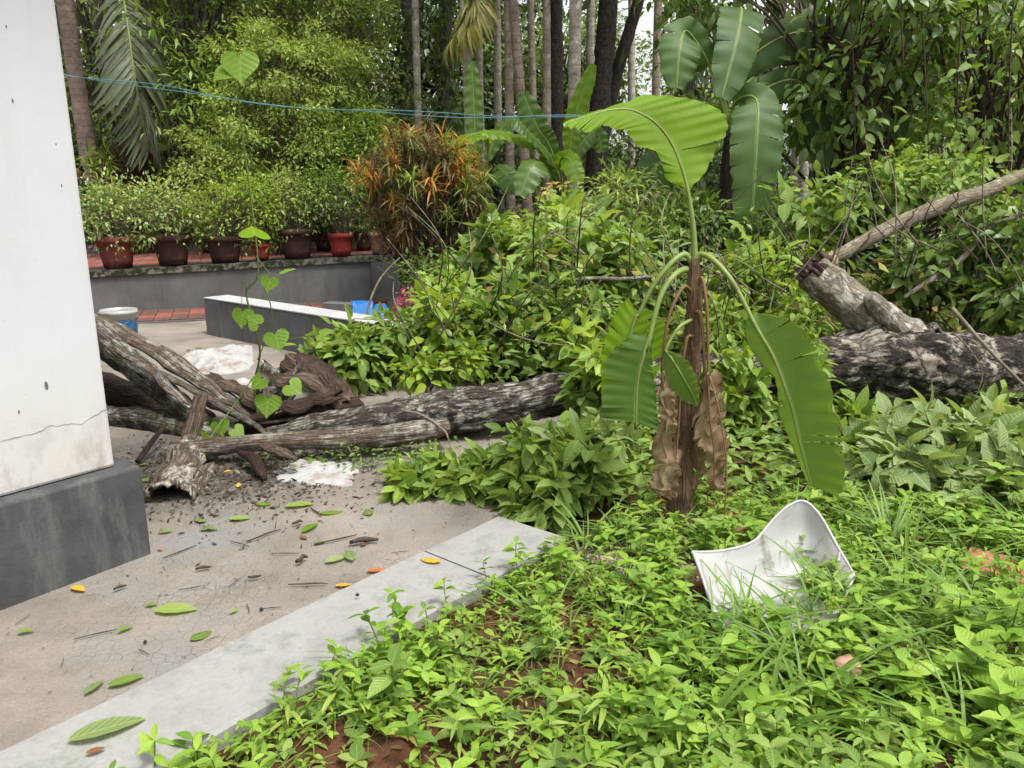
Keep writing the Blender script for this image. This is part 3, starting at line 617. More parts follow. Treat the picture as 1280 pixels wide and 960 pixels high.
def palm(name, label, cat, base_p, top_p, rad, bark, nf, fl, ll, lm, group=None, extra=(), crown=True, lean=None):
    """trunk from base to top; every frond a part with its leaflets a sub-part"""
    base_p, top_p = np.asarray(base_p, float), np.asarray(top_p, float); root = empty(name, base_p, label, cat, group)
    pts = catmull([base_p - A([0, 0, .1]), base_p * .66 + top_p * .34 + RNG.normal(0, .04, 3), base_p * .33 + top_p * .67 + RNG.normal(0, .04, 3), top_p], 40)
    rad *= .86; MB().tube(pts, [rad * 1.15, rad, rad * .8], 12, bump=.04, bs=7.).build('trunk', M[bark], root)
    fs = list(extra)
    if crown:  # crown mostly out of view above, fronds put in to shade the wood
        for k in range(nf):
            a = k * 2.4 + U(-.3, .3); el = U(-.1, 1.0); h = A([math.cos(a), math.sin(a), 0])
            fs.append([top_p, top_p + h * fl * .35 * math.cos(el) + A([0, 0, fl * .35 * math.sin(el) + .15]), top_p + h * fl * .75 * math.cos(el * .6) + A([0, 0, fl * .4 * math.sin(el) - .1]), top_p + h * fl * .95 + A([0, 0, fl * .3 * math.sin(el) - fl * .45])])
    for f in fs:
        r_, l_ = MB(), MB(); frond(r_, l_, f, 34, ll, droop=.6, rad=rad * .22)
        ro = r_.build('frond', M['stem_green'], root); stuff(l_.build('leaflets', M[lm], ro))
    return root

def banana_leaf(root, pet, st, lm, torn=0., pr=(.016, .008), nrow=30, ripple=.006, sag=.02, name='leaf', petm='petiole', splits=5):
    """pet: petiole points; st: stations (midrib, left edge, right edge); each half is split along its side veins"""
    st = A(st, float); nrow = max(nrow * 2, 56); S = catmull(st, nrow); mid, lf, rt = S[:, 0], S[:, 1], S[:, 2]; tg = np.gradient(mid, axis=0)
    nn_ = nrm(np.cross(rt - lf, tg)); cs_ = A([0., .2, .4, .6, .8, .93, 1.]); v = np.linspace(0, 1, nrow); mb = MB()
    for e, sg in ((lf, -1), (rt, 1)):
        cut = sorted(set([0, nrow - 1] + [R.randint(4, nrow - 5) for _ in range(splits)]))
        for a, b in zip(cut[:-1], cut[1:]):
            k = np.arange(a, b + 1); depth = U(.0, .75); dr_ = RNG.normal(0, .035); G_ = []
            lean = np.linalg.norm(e[k] - mid[k], axis=1)[:, None]
            for c in cs_:
                q = mid[k] + (e[k] - mid[k]) * c; q = q + nn_[k] * ((ripple * c * np.sin(k * 1.05 + sg)[:, None]) + sag * c * (1 - c) + dr_ * lean * c ** 2 * 2)
                op_ = max(0., c - depth) * .05
                if b > a and len(k) > 1 and op_ > 0:      # the strip narrows towards the edge, opening the tear
                    f = (k - a) / max(1, b - a); w0 = (0 if a == 0 else 1) * (1 - f) ** 3; w1 = (0 if b == nrow - 1 else 1) * f ** 3; q = q + nrm(tg[k]) * (op_ * lean * (w0 - w1)[:, None])
                if torn and c == 1.: q = mid[k] + (q - mid[k]) * (1 - torn * RNG.random(len(k)) ** 3)[:, None]
                G_.append(q)
            g = A(G_).transpose(1, 0, 2)
            if sg < 0: g = g[:, ::-1]
            u_ = .5 + sg * .5 * cs_; u_ = u_[::-1] if sg < 0 else u_
            mb.grid(g, np.stack([np.tile(u_[None], (len(k), 1)), np.tile(v[k][:, None], (1, len(cs_)))], -1), tint=0.)
    o = mb.build(name, M[lm], root)
    if pet is not None:
        pm = catmull(list(pet), 24); MB().tube(np.concatenate([pm, mid[1:]]), np.concatenate([np.linspace(pr[0], pr[1], 24), np.linspace(pr[1], .0025, nrow - 1)]), 8).build('petiole', M[petm], o)
    return o
def simple_banana_leaf(root, base, ctrl, wd, lm, roll=None, torn=.15, pr=(.02, .01), start=.3):
    """leaf from a midrib curve: petiole for the first stretch, blade of width wd after it"""
    c = catmull([base] + list(ctrl), 40); k0 = int(40 * start); tg = nrm(np.gradient(c, axis=0)); st = []
    for k in np.linspace(k0, 39, 10).astype(int):
        t = (k - k0) / (39 - k0); x = nrm(np.cross(tg[k], A([0, 0, 1]) if roll is None else roll)); hw = wd * max(.04, math.sin(math.pi * (.06 + .9 * t)) ** .55) / 2
        dn = A([0, 0, -.25 * hw]); st.append([c[k], c[k] - x * hw + dn, c[k] + x * hw + dn])
    return banana_leaf(root, list(c[:k0:max(1, k0 // 6)]) + [c[k0]], st, lm, torn, pr, 26, .01, .03)

# ------------------------------------------------------------------ the fallen tree
def trunk_path(l, n): return catmull([P(x, y, Y) for x, y, Y, r in l], n), np.interp(np.linspace(0, len(l) - 1, n), range(len(l)), [q[3] for q in l])
ft = empty('fallen_tree', P(1130, 510, 5.3) * A([1, 1, 0]), 'huge fallen tree trunk with black and white flaking bark lying across the yard', 'tree trunk')
tl = [(1420, 474, 5.6, .26), (1280, 468, 5.4, .24), (1200, 466, 5.35, .25), (1135, 457, 5.3, .285), (1085, 450, 5.25, .24), (1040, 455, 5.2, .18), (900, 470, 5.1, .165), (760, 487, 5.0, .16)]
p_, r_ = trunk_path(tl, 260); MB().tube(p_, r_, 96, bump=.16, bs=5., ridge=.09, rf=3.2).build('trunk', M['bark_trunk'], ft)
tl = [(775, 485, 5.0, .14), (690, 494, 4.95, .13), (620, 508, 4.92, .138), (560, 516, 4.9, .142), (490, 528, 4.8, .135), (430, 537, 4.75, .125), (385, 543, 4.75, .11), (330, 548, 4.75, .06)]
p_, r_ = trunk_path(tl, 200); MB().tube(p_, r_, 72, bump=.14, bs=7., ridge=.07, rf=2.6).build('trunk', M['bark_trunk_left'], ft)
p_, r_ = trunk_path([(1150, 445, 5.3, .19), (1095, 403, 5.32, .135), (1060, 375, 5.38, .12), (1035, 352, 5.42, .125), (1016, 336, 5.45, .115)], 50)
sb = MB().tube(p_, r_, 48, bump=.2, bs=6., ridge=.07).build('broken_stub', M['bark_white'], ft)
# ragged black wood on the stub's broken end
m_ = MB(); e = p_[-1]; ax = nrm(p_[-1] - p_[-4]); s1 = nrm(np.cross(ax, A([0, 0, 1.]))); s2 = np.cross(s1, ax)
for k in range(26):
    a = U(0, 6.28); rr = .115 * math.sqrt(U(.1, 1)); q = e - ax * .05 + (s1 * math.cos(a) + s2 * math.sin(a)) * rr
    m_.tube(A([q, q + ax * U(.05, .1) + RNG.normal(0, .01, 3), q + ax * U(.08, .15) + RNG.normal(0, .02, 3) - A([0, 0, .03])]), [.03, .018, .003], 5, bump=.3, bs=20.)
m_.build('splintered_end', M['bark_wet'], sb)
p_, r_ = trunk_path([(1142, 440, 5.3, .13), (1118, 408, 5.24, .1), (1098, 383, 5.2, .07), (1086, 369, 5.18, .035)], 40)
MB().tube(p_, r_, 32, bump=.16, bs=9., ridge=.06).build('bare_knob', M['bark_white'], ft)
# loose plates of bark standing off the trunk
def bark_slab(name, pts, rad, a0, a1, m, root=None, n=28, k=14, thick=.012, jag=.25, up=(0, 0, 1), **tagkw):
    pts = catmull(pts, n); rad = np.interp(np.linspace(0, 1, n), np.linspace(0, 1, len(rad)), rad); tg = nrm(np.gradient(pts, axis=0)); g = []
    for i in range(n):
        x = nrm(np.cross(tg[i], A(up, float))); y = np.cross(x, tg[i]); j0 = jag * vnoise(A([[i * .35, 1.7, len(name)]]))[0]; j1 = jag * vnoise(A([[i * .35, 9.1, len(name)]]))[0]
        aa = np.linspace(a0 + j0, a1 + j1, k); g.append(pts[i] + (x * np.cos(aa)[:, None] + y * np.sin(aa)[:, None]) * rad[i] * (1 + .2 * fbm(np.stack([aa * 2, np.full(k, i * .3), np.full(k, pts[0][0] * 9)], -1), 1., 3))[:, None])
    L = np.linspace(0, np.linalg.norm(pts[-1] - pts[0]), n); g = A(g); stp = np.linalg.norm(pts[-1] - pts[0]) / n
    for e_, sg in ((0, -1), (n - 1, 1)):     # broken, splintered ends
        sh = stp * 2.6 * vnoise(np.stack([np.arange(k) * .8, np.full(k, e_ + .5), np.full(k, pts[0][1] * 7)], -1))
        for w_, q_ in zip((1., .66, .33), (e_, e_ - sg, e_ - 2 * sg)): g[q_] += tg[q_] * (sg * sh * w_)[:, None]
    uv = np.stack([np.tile(np.linspace(0, 1, k), (n, 1)), np.tile(L[:, None], (1, k))], -1)
    b = MB().grid(g, uv); o = b.build(name, M[m], root, origin=None if root else tuple(A([pts.mean(0)[0], pts.mean(0)[1], max(0, g[..., 2].min())])))
    s = o.modifiers.new('thickness', 'SOLIDIFY'); s.thickness = thick; s.offset = 0
    return tag(o, **tagkw) if tagkw else o
for (x0, y0, x1, y1, rr, a0) in [(1122, 424, 1195, 428, .27, 1.7), (1145, 447, 1235, 440, .27, 2.2), (1060, 446, 1118, 430, .24, 1.9), (1200, 470, 1278, 455, .27, 2.5)]:
    bark_slab('bark_plate', [P(x0, y0 + 42, 5.3), P((x0 + x1) / 2, (y0 + y1) / 2 + 42, 5.3), P(x1, y1 + 42, 5.33)], [rr * 1.03, rr * 1.12, rr * 1.02], a0 - .25, a0 + .3, 'bark_trunk', ft, 24, 8, .02, .3)

def log(name, label, l, m, cat='log', bump=.14, n=110, sides=40, group=None, bs=7., flat=1.):
    p, r = trunk_path(l, n); o = MB().tube(p, r, sides, bump=bump, bs=bs, flat=flat, ridge=.07 if sides > 15 else 0.).build(name, M[m], None, origin=(p.mean(0)[0], p.mean(0)[1], max(0, p[:, 2].min() - r.max()))); return tag(o, label, cat, group)
log('leaning_log', 'thick grey lichened log leaning out from behind the house corner', [(85, 392, 5.6, .085), (130, 428, 5.42, .09), (185, 472, 5.2, .085), (235, 515, 5.0, .07), (262, 532, 4.95, .03)], 'bark_moss')
bark_slab('split_timber', [P(100, 392, 5.62), P(150, 420, 5.5), P(215, 458, 5.38), P(270, 495, 5.2), P(322, 525, 5.05)], [.05, .07, .08, .07, .03], .2, 2.9, 'bark_log', None, 50, 10, .02, .3, label='long split timber with pale upper edge lying on the leaning log', cat='timber')
log('wet_log', 'dark reddish wet log under the leaning grey log', [(80, 468, 5.9, .11), (140, 488, 5.7, .11), (210, 512, 5.45, .1), (260, 530, 5.3, .08)], 'bark_wet')
log('mossy_log', 'dark mossy log with pale round lichen spots, lowest of the logs by the house', [(70, 520, 5.35, .09), (140, 522, 5.25, .085), (190, 525, 5.1, .08), (245, 540, 4.95, .075), (275, 552, 4.9, .05)], 'bark_moss')
log('bare_log', 'slim bare brown log with a broken tip lying in front of the fallen trunk', [(213, 563, 4.36, .036), (240, 561, 4.37, .05), (330, 553, 4.42, .05), (450, 547, 4.5, .058), (520, 540, 4.55, .066), (560, 532, 4.62, .05)], 'bark_log', bump=.1)
log('red_log', 'short wet reddish log wedged between bark slabs and the fallen trunk', [(290, 548, 4.9, .06), (350, 528, 4.95, .085), (420, 510, 5.0, .09), (450, 505, 5.05, .07)], 'bark_wet', flat=.8)
bark_slab('curled_bark', [P(352, 452, 5.05), P(345, 478, 4.95), P(338, 500, 4.9)], [.12, .13, .1], -3.5, .1, 'bark_moss', None, 24, 18, .014, .3, up=(0, -1, .2), label='curled hollow sheet of bark standing beside the climbing vine', cat='bark')
bark_slab('bark_sheet', [P(365, 470, 5.25), P(400, 490, 5.15), P(432, 518, 5.0)], [.16, .17, .12], .7, 2.5, 'bark_wet', None, 24, 12, .014, .4, label='flat dark reddish sheet of bark behind the red log', cat='bark')
bark_slab('bark_sheet', [P(355, 488, 5.05), P(385, 490, 5.0), P(408, 508, 4.95)], [.1, .12, .06], .6, 2.6, 'bark_inner', None, 20, 10, .014, .5, label='small grey torn sheet of bark leaning on the red log', cat='bark')
bark_slab('hollow_bark', [P(243, 560, 4.5), P(222, 600, 4.1), P(212, 632, 3.78)], [.08, .125, .12], -.1, 3.0, 'bark_log', None, 40, 26, .016, .45, label='hollow half pipe of grey bark lying open beside the plinth', cat='bark')
bark_slab('bark_strip', [P(252, 498, 4.75), P(243, 535, 4.6), P(232, 575, 4.45), P(226, 590, 4.35)], [.04, .05, .06, .05], .3, 2.8, 'bark_inner', None, 30, 8, .014, .3, up=(0, -1, .2), label='upright torn strip of brown bark leaning over the slim bare log', cat='bark')
bark_slab('bark_strip', [P(262, 585, 4.25), P(247, 615, 4.0), P(238, 645, 3.75)], [.035, .05, .045], -.3, 2.6, 'bark_log', None, 24, 8, .016, .3, up=(.6, 0, 1), label='narrow strip of grey bark lying against the hollow bark', cat='bark')
bark_slab('bark_sheet', [P(262, 480, 5.3), P(300, 500, 5.2), P(345, 522, 5.0)], [.07, .1, .05], .5, 2.4, 'bark_inner', None, 30, 10, .014, .6, label='torn brown sheet of bark lying under the split timber', cat='bark')
bark_slab('bark_sheet', [P(300, 538, 4.85), P(360, 520, 4.85), P(425, 500, 4.9)], [.05, .09, .06], .4, 2.6, 'bark_wet', None, 34, 10, .014, .6, label='long ragged reddish strip of bark lying on the red log', cat='bark')
bark_slab('bark_strip', [P(150, 440, 5.15), P(190, 470, 5.02), P(232, 506, 4.9)], [.03, .045, .02], .3, 2.6, 'bark_log', None, 30, 7, .012, .5, label='pale splinter of bark peeling off the leaning log', cat='bark')
bark_slab('bark_strip', [P(330, 560, 4.3), P(352, 572, 4.2), P(370, 578, 4.12)], [.03, .05, .02], .5, 2.6, 'bark_inner', None, 18, 7, .012, .5, label='small torn bark scrap beside the torn white sheet', cat='bark')
for (l, w_, lab) in [([(128, 452, 5.35), (180, 486, 5.2), (236, 530, 4.95), (256, 548, 4.85)], .03, 'thin splintered plank lying below the leaning log'), ([(200, 470, 5.15), (255, 500, 5.0), (318, 538, 4.75), (336, 548, 4.7)], .026, 'thin splintered plank under the pale scrap of sack'), ([(250, 505, 5.05), (330, 532, 4.85), (400, 520, 4.85)], .022, 'thin splintered plank crossing the reddish bark')]:
    bark_slab('splintered_plank', [P(*q) for q in l], [w_, w_ * 1.5, w_ * 1.4, w_ * .4], .9, 2.3, 'bark_log', None, 40, 6, .018, .5, label=lab, cat='plank')
log('burnt_stick', 'short crooked dark stick end in front of the slim bare log', [(300, 566, 4.35, .02), (318, 574, 4.2, .03), (326, 590, 4.1, .028), (332, 598, 4.05, .014)], 'bark_wet', 'stick', .3, 20, 12)
log('dark_stick', 'thin dark stick propped on the ground under the mossy log', [(172, 577, 4.3, .016), (190, 552, 4.5, .016), (208, 530, 4.75, .012)], 'bark_wet', 'stick', .2, 20, 8)

# pale broken limb above the trunk, and its lesser branches
pl = empty('broken_limb', P(1045, 322, 6.0) * A([1, 1, 0]), 'long pale broken limb rising right above the fallen trunk', 'branch')
p_, r_ = trunk_path([(1040, 326, 5.95, .03), (1052, 318, 5.98, .05), (1110, 286, 6.05, .058), (1180, 256, 6.15, .06), (1235, 238, 6.2, .055), (1320, 200, 6.4, .045)], 50)
MB().tube(p_, r_, 20, bump=.08, bs=8.).build('limb', M['bark_limb'], pl)
m_ = MB(); e = p_[0]
for k in range(9): m_.tube(A([p_[3] + RNG.normal(0, .02, 3), e + RNG.normal(0, .03, 3) - A([.05, 0, .02]), e + RNG.normal(0, .03, 3) - A([U(.05, .16), 0, U(0, .12)])]), [.03, .02, .003], 5)
m_.build('torn_end', M['wood_raw'], pl)
m_ = MB()
for k in range(3):    # woody vine wound round it
    a = np.linspace(0, 7, 24) + k; i = np.linspace(10 + k * 9, 17 + k * 9, 24).astype(int); m_.tube(p_[i] + .068 * np.stack([.4 * np.cos(a), np.sin(a), np.cos(a)], -1), .006, 5)
m_.build('winding_vine', M['twig'], pl)
log('pale_branch', 'thin pale crooked branch under the long broken limb', [(1130, 372, 6.1, .018), (1160, 352, 6.1, .022), (1195, 330, 6.15, .022), (1225, 298, 6.2, .02), (1245, 280, 6.2, .02), (1300, 262, 6.3, .02)], 'bark_white', 'branch', .15, 40, 12)
log('grey_branch', 'thin grey dead branch lying in the leaves left of the banana plant', [(715, 350, 6.0, .012), (745, 348, 6.0, .016), (775, 349, 6.0, .017), (815, 346, 6.0, .014)], 'bark_white', 'branch', .15, 24, 8)
for (l, lab) in [([(1190, 385, 5.0, .014), (1225, 425, 4.9, .012), (1260, 462, 4.85, .01), (1300, 500, 4.8, .008)], 'brown dead stick slanting down across the thick end of the trunk'),
                 ([(1120, 535, 4.7, .006), (1155, 520, 4.7, .006), (1186, 505, 4.7, .004)], 'thin pale stick under the thick end of the trunk'),
                 ([(1260, 545, 4.4, .01), (1205, 560, 4.2, .012), (1170, 545, 4.2, .01), (1120, 520, 4.3, .006)], 'long bent stem above the grey fallen leaves'),
                 ([(505, 513, 4.62, .007), (530, 520, 4.58, .007), (555, 538, 4.5, .006), (560, 548, 4.45, .005)], 'thin curved vine stem hanging over the fallen trunk'),
                 ([(1190, 415, 5.0, .005), (1215, 440, 4.95, .005), (1228, 470, 4.9, .004), (1215, 505, 4.9, .003)], 'thin forked root hanging down the thick end of the trunk'),
                 ([(770, 345, 6.4, .008), (740, 325, 6.4, .012), (715, 305, 6.4, .01), (690, 290, 6.5, .006)], 'thin brown bare twig rising from the grey dead branch'),
                 ([(455, 405, 8.6, .01), (465, 370, 8.7, .014), (478, 345, 8.8, .012), (500, 322, 8.9, .008)], 'leafless grey stem in front of the wall end')]:
    log('dead_stick', lab, l, 'twig_pale', 'stick', .1, 24, 7)

# ------------------------------------------------------------------ banana plant by the kerb
bn = empty('banana_plant', A([.80, 3.45, ground_z(.8, 3.45)]), 'small banana plant with dry brown skirt and one bright arching leaf beside the chair', 'banana plant')
bY = 3.46
p_, r_ = trunk_path([(852, 668, bY, .058), (850, 640, bY, .055), (852, 590, bY, .051), (858, 520, bY, .046), (864, 450, bY, .04), (868, 390, bY, .034), (868, 345, bY, .026), (868, 322, bY, .02)], 70)
MB().tube(p_, r_, 40, bump=.16, bs=14., ridge=.12, rf=1.6).build('pseudostem', M['stem_banana'], bn)
def PP(l, Y=bY): return [P(q[0], q[1], q[2] if len(q) > 2 else Y) for q in l]
def ST(l): return [[P(*a), P(*b), P(*c)] for a, b, c in l]
# arching backlit leaf: underside to the right, near half folded over the tip
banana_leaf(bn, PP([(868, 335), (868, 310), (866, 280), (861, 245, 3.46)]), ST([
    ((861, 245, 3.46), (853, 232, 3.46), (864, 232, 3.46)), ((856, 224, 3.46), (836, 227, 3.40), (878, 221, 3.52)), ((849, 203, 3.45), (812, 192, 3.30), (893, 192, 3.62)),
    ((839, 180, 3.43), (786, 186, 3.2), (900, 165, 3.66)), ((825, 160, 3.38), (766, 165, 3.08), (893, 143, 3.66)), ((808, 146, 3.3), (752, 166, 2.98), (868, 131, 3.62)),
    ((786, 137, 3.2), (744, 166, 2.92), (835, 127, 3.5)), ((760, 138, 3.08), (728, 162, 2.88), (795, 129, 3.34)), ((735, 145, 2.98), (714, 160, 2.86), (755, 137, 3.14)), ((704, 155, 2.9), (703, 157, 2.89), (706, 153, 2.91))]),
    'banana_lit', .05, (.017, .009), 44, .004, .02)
# leaf hanging to the right
banana_leaf(bn, PP([(869, 330), (876, 318), (895, 328, 3.4), (918, 356, 3.34), (939, 397, 3.3)]), ST([
    ((939, 397, 3.3), (931, 400, 3.31), (948, 392, 3.3)), ((951, 419, 3.28), (932, 422, 3.33), (985, 396, 3.24)), ((964, 441, 3.27), (948, 455, 3.31), (1012, 420, 3.2)), ((974, 464, 3.26), (966, 470, 3.3), (1028, 446, 3.18)),
    ((983, 490, 3.25), (972, 495, 3.3), (1040, 480, 3.17)), ((991, 515, 3.25), (973, 520, 3.3), (1046, 515, 3.17)), ((997, 542, 3.25), (984, 545, 3.3), (1052, 545, 3.18)), ((1003, 568, 3.25), (993, 568, 3.3), (1056, 572, 3.2)), ((1009, 592, 3.26), (1004, 592, 3.3), (1056, 600, 3.22)), ((1014, 608, 3.27), (1010, 608, 3.3), (1050, 622, 3.25))]),
    'banana', .12, (.016, .009), 40, .0025, .02)
# two green leaves hanging to the left
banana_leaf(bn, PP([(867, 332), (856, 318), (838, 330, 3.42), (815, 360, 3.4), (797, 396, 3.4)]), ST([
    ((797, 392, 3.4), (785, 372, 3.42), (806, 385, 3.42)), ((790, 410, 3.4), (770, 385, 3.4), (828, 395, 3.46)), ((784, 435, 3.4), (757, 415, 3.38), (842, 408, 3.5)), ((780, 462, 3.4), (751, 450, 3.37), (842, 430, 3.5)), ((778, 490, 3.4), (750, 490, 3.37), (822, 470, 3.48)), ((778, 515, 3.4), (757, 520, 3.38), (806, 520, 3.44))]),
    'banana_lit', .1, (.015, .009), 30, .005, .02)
banana_leaf(bn, PP([(866, 345), (858, 337), (842, 345, 3.38), (824, 375, 3.33), (808, 440, 3.3)]), ST([
    ((812, 420, 3.31), (792, 415, 3.3), (818, 420, 3.32)), ((806, 440, 3.3), (772, 432, 3.26), (815, 440, 3.32)), ((799, 465, 3.3), (758, 455, 3.25), (818, 470, 3.33)), ((796, 490, 3.3), (752, 485, 3.24), (822, 500, 3.34)), ((795, 512, 3.3), (751, 512, 3.24), (824, 522, 3.34)), ((795, 528, 3.3), (757, 526, 3.25), (821, 538, 3.34))]),
    'banana', .12, (.016, .01), 30, .0025, .02)
banana_leaf(bn, PP([(864, 400, 3.42), (850, 408, 3.36), (838, 425, 3.34), (832, 438, 3.33)]), ST([
    ((832, 438, 3.33), (829, 440, 3.34), (834, 437, 3.32)), ((842, 452, 3.31), (830, 462, 3.34), (856, 447, 3.29)), ((854, 472, 3.31), (838, 484, 3.34), (869, 465, 3.29)), ((864, 490, 3.32), (852, 500, 3.34), (874, 486, 3.3)), ((872, 507, 3.33), (871, 508, 3.33), (874, 505, 3.33))]),
    'banana', .1, (.009, .006), 20, .004, .01)
# dry leaves: petioles and crumpled brown blades
def crumple(o, amp=.012, s=22.):
    me = o.data; v = np.empty(len(me.vertices) * 3, np.float32); me.vertices.foreach_get('co', v); v = v.reshape(-1, 3)
    v += (amp * np.stack([vnoise(v, s), vnoise(v + 7, s), vnoise(v + 19, s) * .5], -1)).astype(np.float32); v += (.03 * np.stack([vnoise(v + 3, 9.), vnoise(v + 11, 9.), .3 * vnoise(v + 23, 9.)], -1)).astype(np.float32); me.vertices.foreach_set('co', v.ravel()); me.update(); return o
for pet, st in [
    (PP([(864, 365, 3.44), (855, 358, 3.4), (842, 380, 3.37), (833, 410, 3.36), (827, 465, 3.36)]), ST([((827, 462, 3.36), (822, 465, 3.37), (832, 462, 3.35)), ((830, 490, 3.36), (822, 492, 3.38), (842, 488, 3.34)), ((833, 520, 3.36), (821, 522, 3.39), (843, 516, 3.34)), ((828, 550, 3.36), (814, 570, 3.4), (845, 545, 3.34)), ((834, 580, 3.37), (818, 580, 3.4), (846, 582, 3.35)), ((828, 610, 3.37), (812, 605, 3.4), (838, 612, 3.35))])),
    (PP([(872, 355, 3.44), (878, 348, 3.42), (883, 380, 3.38), (885, 430, 3.37), (885, 468, 3.36)]), ST([((885, 466, 3.36), (878, 470, 3.36), (892, 455, 3.37)), ((886, 500, 3.34), (868, 540, 3.33), (905, 475, 3.37)), ((888, 530, 3.33), (866, 552, 3.3), (910, 510, 3.37)), ((892, 560, 3.33), (880, 570, 3.31), (912, 545, 3.37)), ((893, 590, 3.34), (882, 595, 3.32), (908, 580, 3.37)), ((892, 615, 3.35), (884, 612, 3.34), (902, 615, 3.37))])),
    (PP([(870, 390, 3.42), (876, 395, 3.4), (880, 440, 3.38), (880, 480, 3.38)]), ST([((880, 478, 3.38), (874, 482, 3.39), (884, 476, 3.37)), ((874, 520, 3.37), (864, 548, 3.37), (882, 515, 3.36)), ((870, 552, 3.38), (862, 556, 3.38), (880, 550, 3.36)), ((872, 585, 3.4), (864, 585, 3.4), (880, 580, 3.38)), ((868, 618, 3.4), (862, 618, 3.4), (874, 612, 3.39))])),
    (PP([(866, 420, 3.42), (858, 425, 3.41), (852, 470, 3.4), (850, 500, 3.4)]), ST([((850, 500, 3.4), (846, 500, 3.4), (853, 500, 3.4)), ((846, 560, 3.39), (836, 560, 3.4), (852, 565, 3.38)), ((838, 610, 3.39), (828, 600, 3.4), (848, 615, 3.38)), ((830, 620, 3.4), (822, 612, 3.4), (838, 628, 3.39))]))]:
    crumple(banana_leaf(bn, pet, st, 'dry_banana', .45, (.009, .006), 26, .003, .03, 'dry_leaf', 'petiole_brown', 14), .016, 34.)
m_ = MB()
for k in range(16):   # loose fibres of the old sheaths
    y0 = U(340, 560); x0 = 868 - (y0 - 340) * .06 + U(-9, 9); m_.tube(catmull(PP([(x0, y0, bY - .04), (x0 + U(-8, 8), y0 + 25, bY - U(.04, .07)), (x0 + U(-10, 10), y0 + U(40, 80), bY - U(.04, .06))]), 8), [.004, .0015], 4, cap=False, flat=.4)
m_.tube(catmull(PP([(887, 470, 3.33), (900, 520, 3.3), (908, 580, 3.28), (906, 640, 3.25), (908, 668, 3.25)]), 14), .004, 5)
m_.build('loose_fibres', M['petiole_brown'], bn)

# ------------------------------------------------------------------ broken white plastic chair
ch_top = [(866, 690, 2.72), (885, 690, 2.78), (910, 687, 2.84), (938, 679, 2.9), (952, 667, 2.94), (966, 650, 2.98), (983, 634, 3.0), (1002, 626, 3.02), (1016, 634, 3.0), (1030, 652, 2.96), (1044, 678, 2.9), (1057, 700, 2.83), (1068, 720, 2.76)]
ch_mid = [(871, 703, 2.70), (890, 706, 2.76), (912, 706, 2.82), (938, 702, 2.88), (954, 694, 2.92), (968, 684, 2.96), (984, 674, 2.99), (1001, 670, 3.0), (1014, 674, 2.98), (1027, 687, 2.93), (1040, 704, 2.86), (1052, 720, 2.79), (1062, 733, 2.72)]
ch_low = [(880, 728, 2.66), (898, 733, 2.72), (918, 735, 2.77), (940, 734, 2.82), (956, 731, 2.85), (970, 728, 2.87), (985, 727, 2.88), (1000, 727, 2.88), (1012, 729, 2.87), (1024, 733, 2.83), (1036, 740, 2.78), (1046, 746, 2.73), (1054, 750, 2.68)]
ch_seat = [(888, 752, 2.58), (904, 757, 2.6), (922, 761, 2.61), (940, 763, 2.62), (956, 764, 2.62), (970, 764, 2.62), (985, 763, 2.62), (998, 762, 2.62), (1010, 762, 2.62), (1022, 762, 2.6), (1032, 762, 2.58), (1042, 762, 2.56), (1050, 762, 2.55)]
ch_front = [(900, 785, 2.42), (914, 789, 2.42), (930, 792, 2.41), (945, 794, 2.4), (958, 795, 2.4), (970, 795, 2.4), (984, 794, 2.4), (996, 792, 2.4), (1006, 790, 2.4), (1018, 786, 2.42), (1028, 783, 2.44), (1036, 780, 2.46), (1042, 778, 2.47)]
g = A([[P(*q) for q in row] for row in (ch_top, ch_mid, ch_low, ch_seat, ch_front)]); g = catmull(g, 34); g = catmull(g.transpose(1, 0, 2), 52).transpose(1, 0, 2)
g[..., 2] = np.maximum(g[..., 2], ground_z(g[..., 0], g[..., 1]) + .012)
ch = empty('broken_chair', A([g[..., 0].mean(), g[..., 1].mean(), 0]), 'broken white plastic chair shell tipped over in the weeds', 'chair')
o = MB().grid(g).build('seat_shell', M['white_plastic'], ch); s = o.modifiers.new('thickness', 'SOLIDIFY'); s.thickness = .006; s.offset = 0
rim = np.concatenate([g[::-1, 0], g[0], g[:, -1]]); MB().tube(catmull(rim[::3], 120), .006, 8).build('rolled_rim', M['white_plastic'], ch)
rb = g[2:16, 44] + A([0, -.012, .004]); MB().tube(catmull(rb, 24), [.004, .008, .004], 8).build('back_rib', M['white_plastic'], ch)

# ------------------------------------------------------------------ bucket, sacks, blue sheet, bricks
bc = G(153, 430); bk = empty('paint_bucket', bc, 'open white paint bucket with a blue label on the yard by the logs', 'bucket')
MB().lathe([(.0, .008), (.150, .008), (.156, .0), (.178, .33), (.186, .335), (.186, .375), (.172, .375), (.172, .33), (.15, .03), (0, .025)], bc, 36).build('body', M['white_plastic'], bk)
m_ = MB()
for a0, a1 in ((-2.6, -1.75), (-1.45, -.35), (-.1, 1.2)):
    a = np.linspace(a0, a1, 12); m_.grid(A([[[(.157 + .022 * z / .33 + .0025) * math.cos(t), (.157 + .022 * z / .33 + .0025) * math.sin(t), z] for t in a] for z in (.03, .1, .19, .27)]) + bc)
m_.build('label', M['blue'], bk)
a = np.linspace(-2.9, -.3, 20); MB().tube(np.stack([.19 * np.cos(a), .19 * np.sin(a), .31 - .12 * np.sin((a + 2.9) / 2.6 * 3.14)], -1) + bc, .003, 5).build('handle', M['twig_pale'], bk)
MB().lathe([(.187, .338), (.191, .345), (.191, .352), (.187, .358)], bc, 36).build('rim_band', M['sack'], bk)
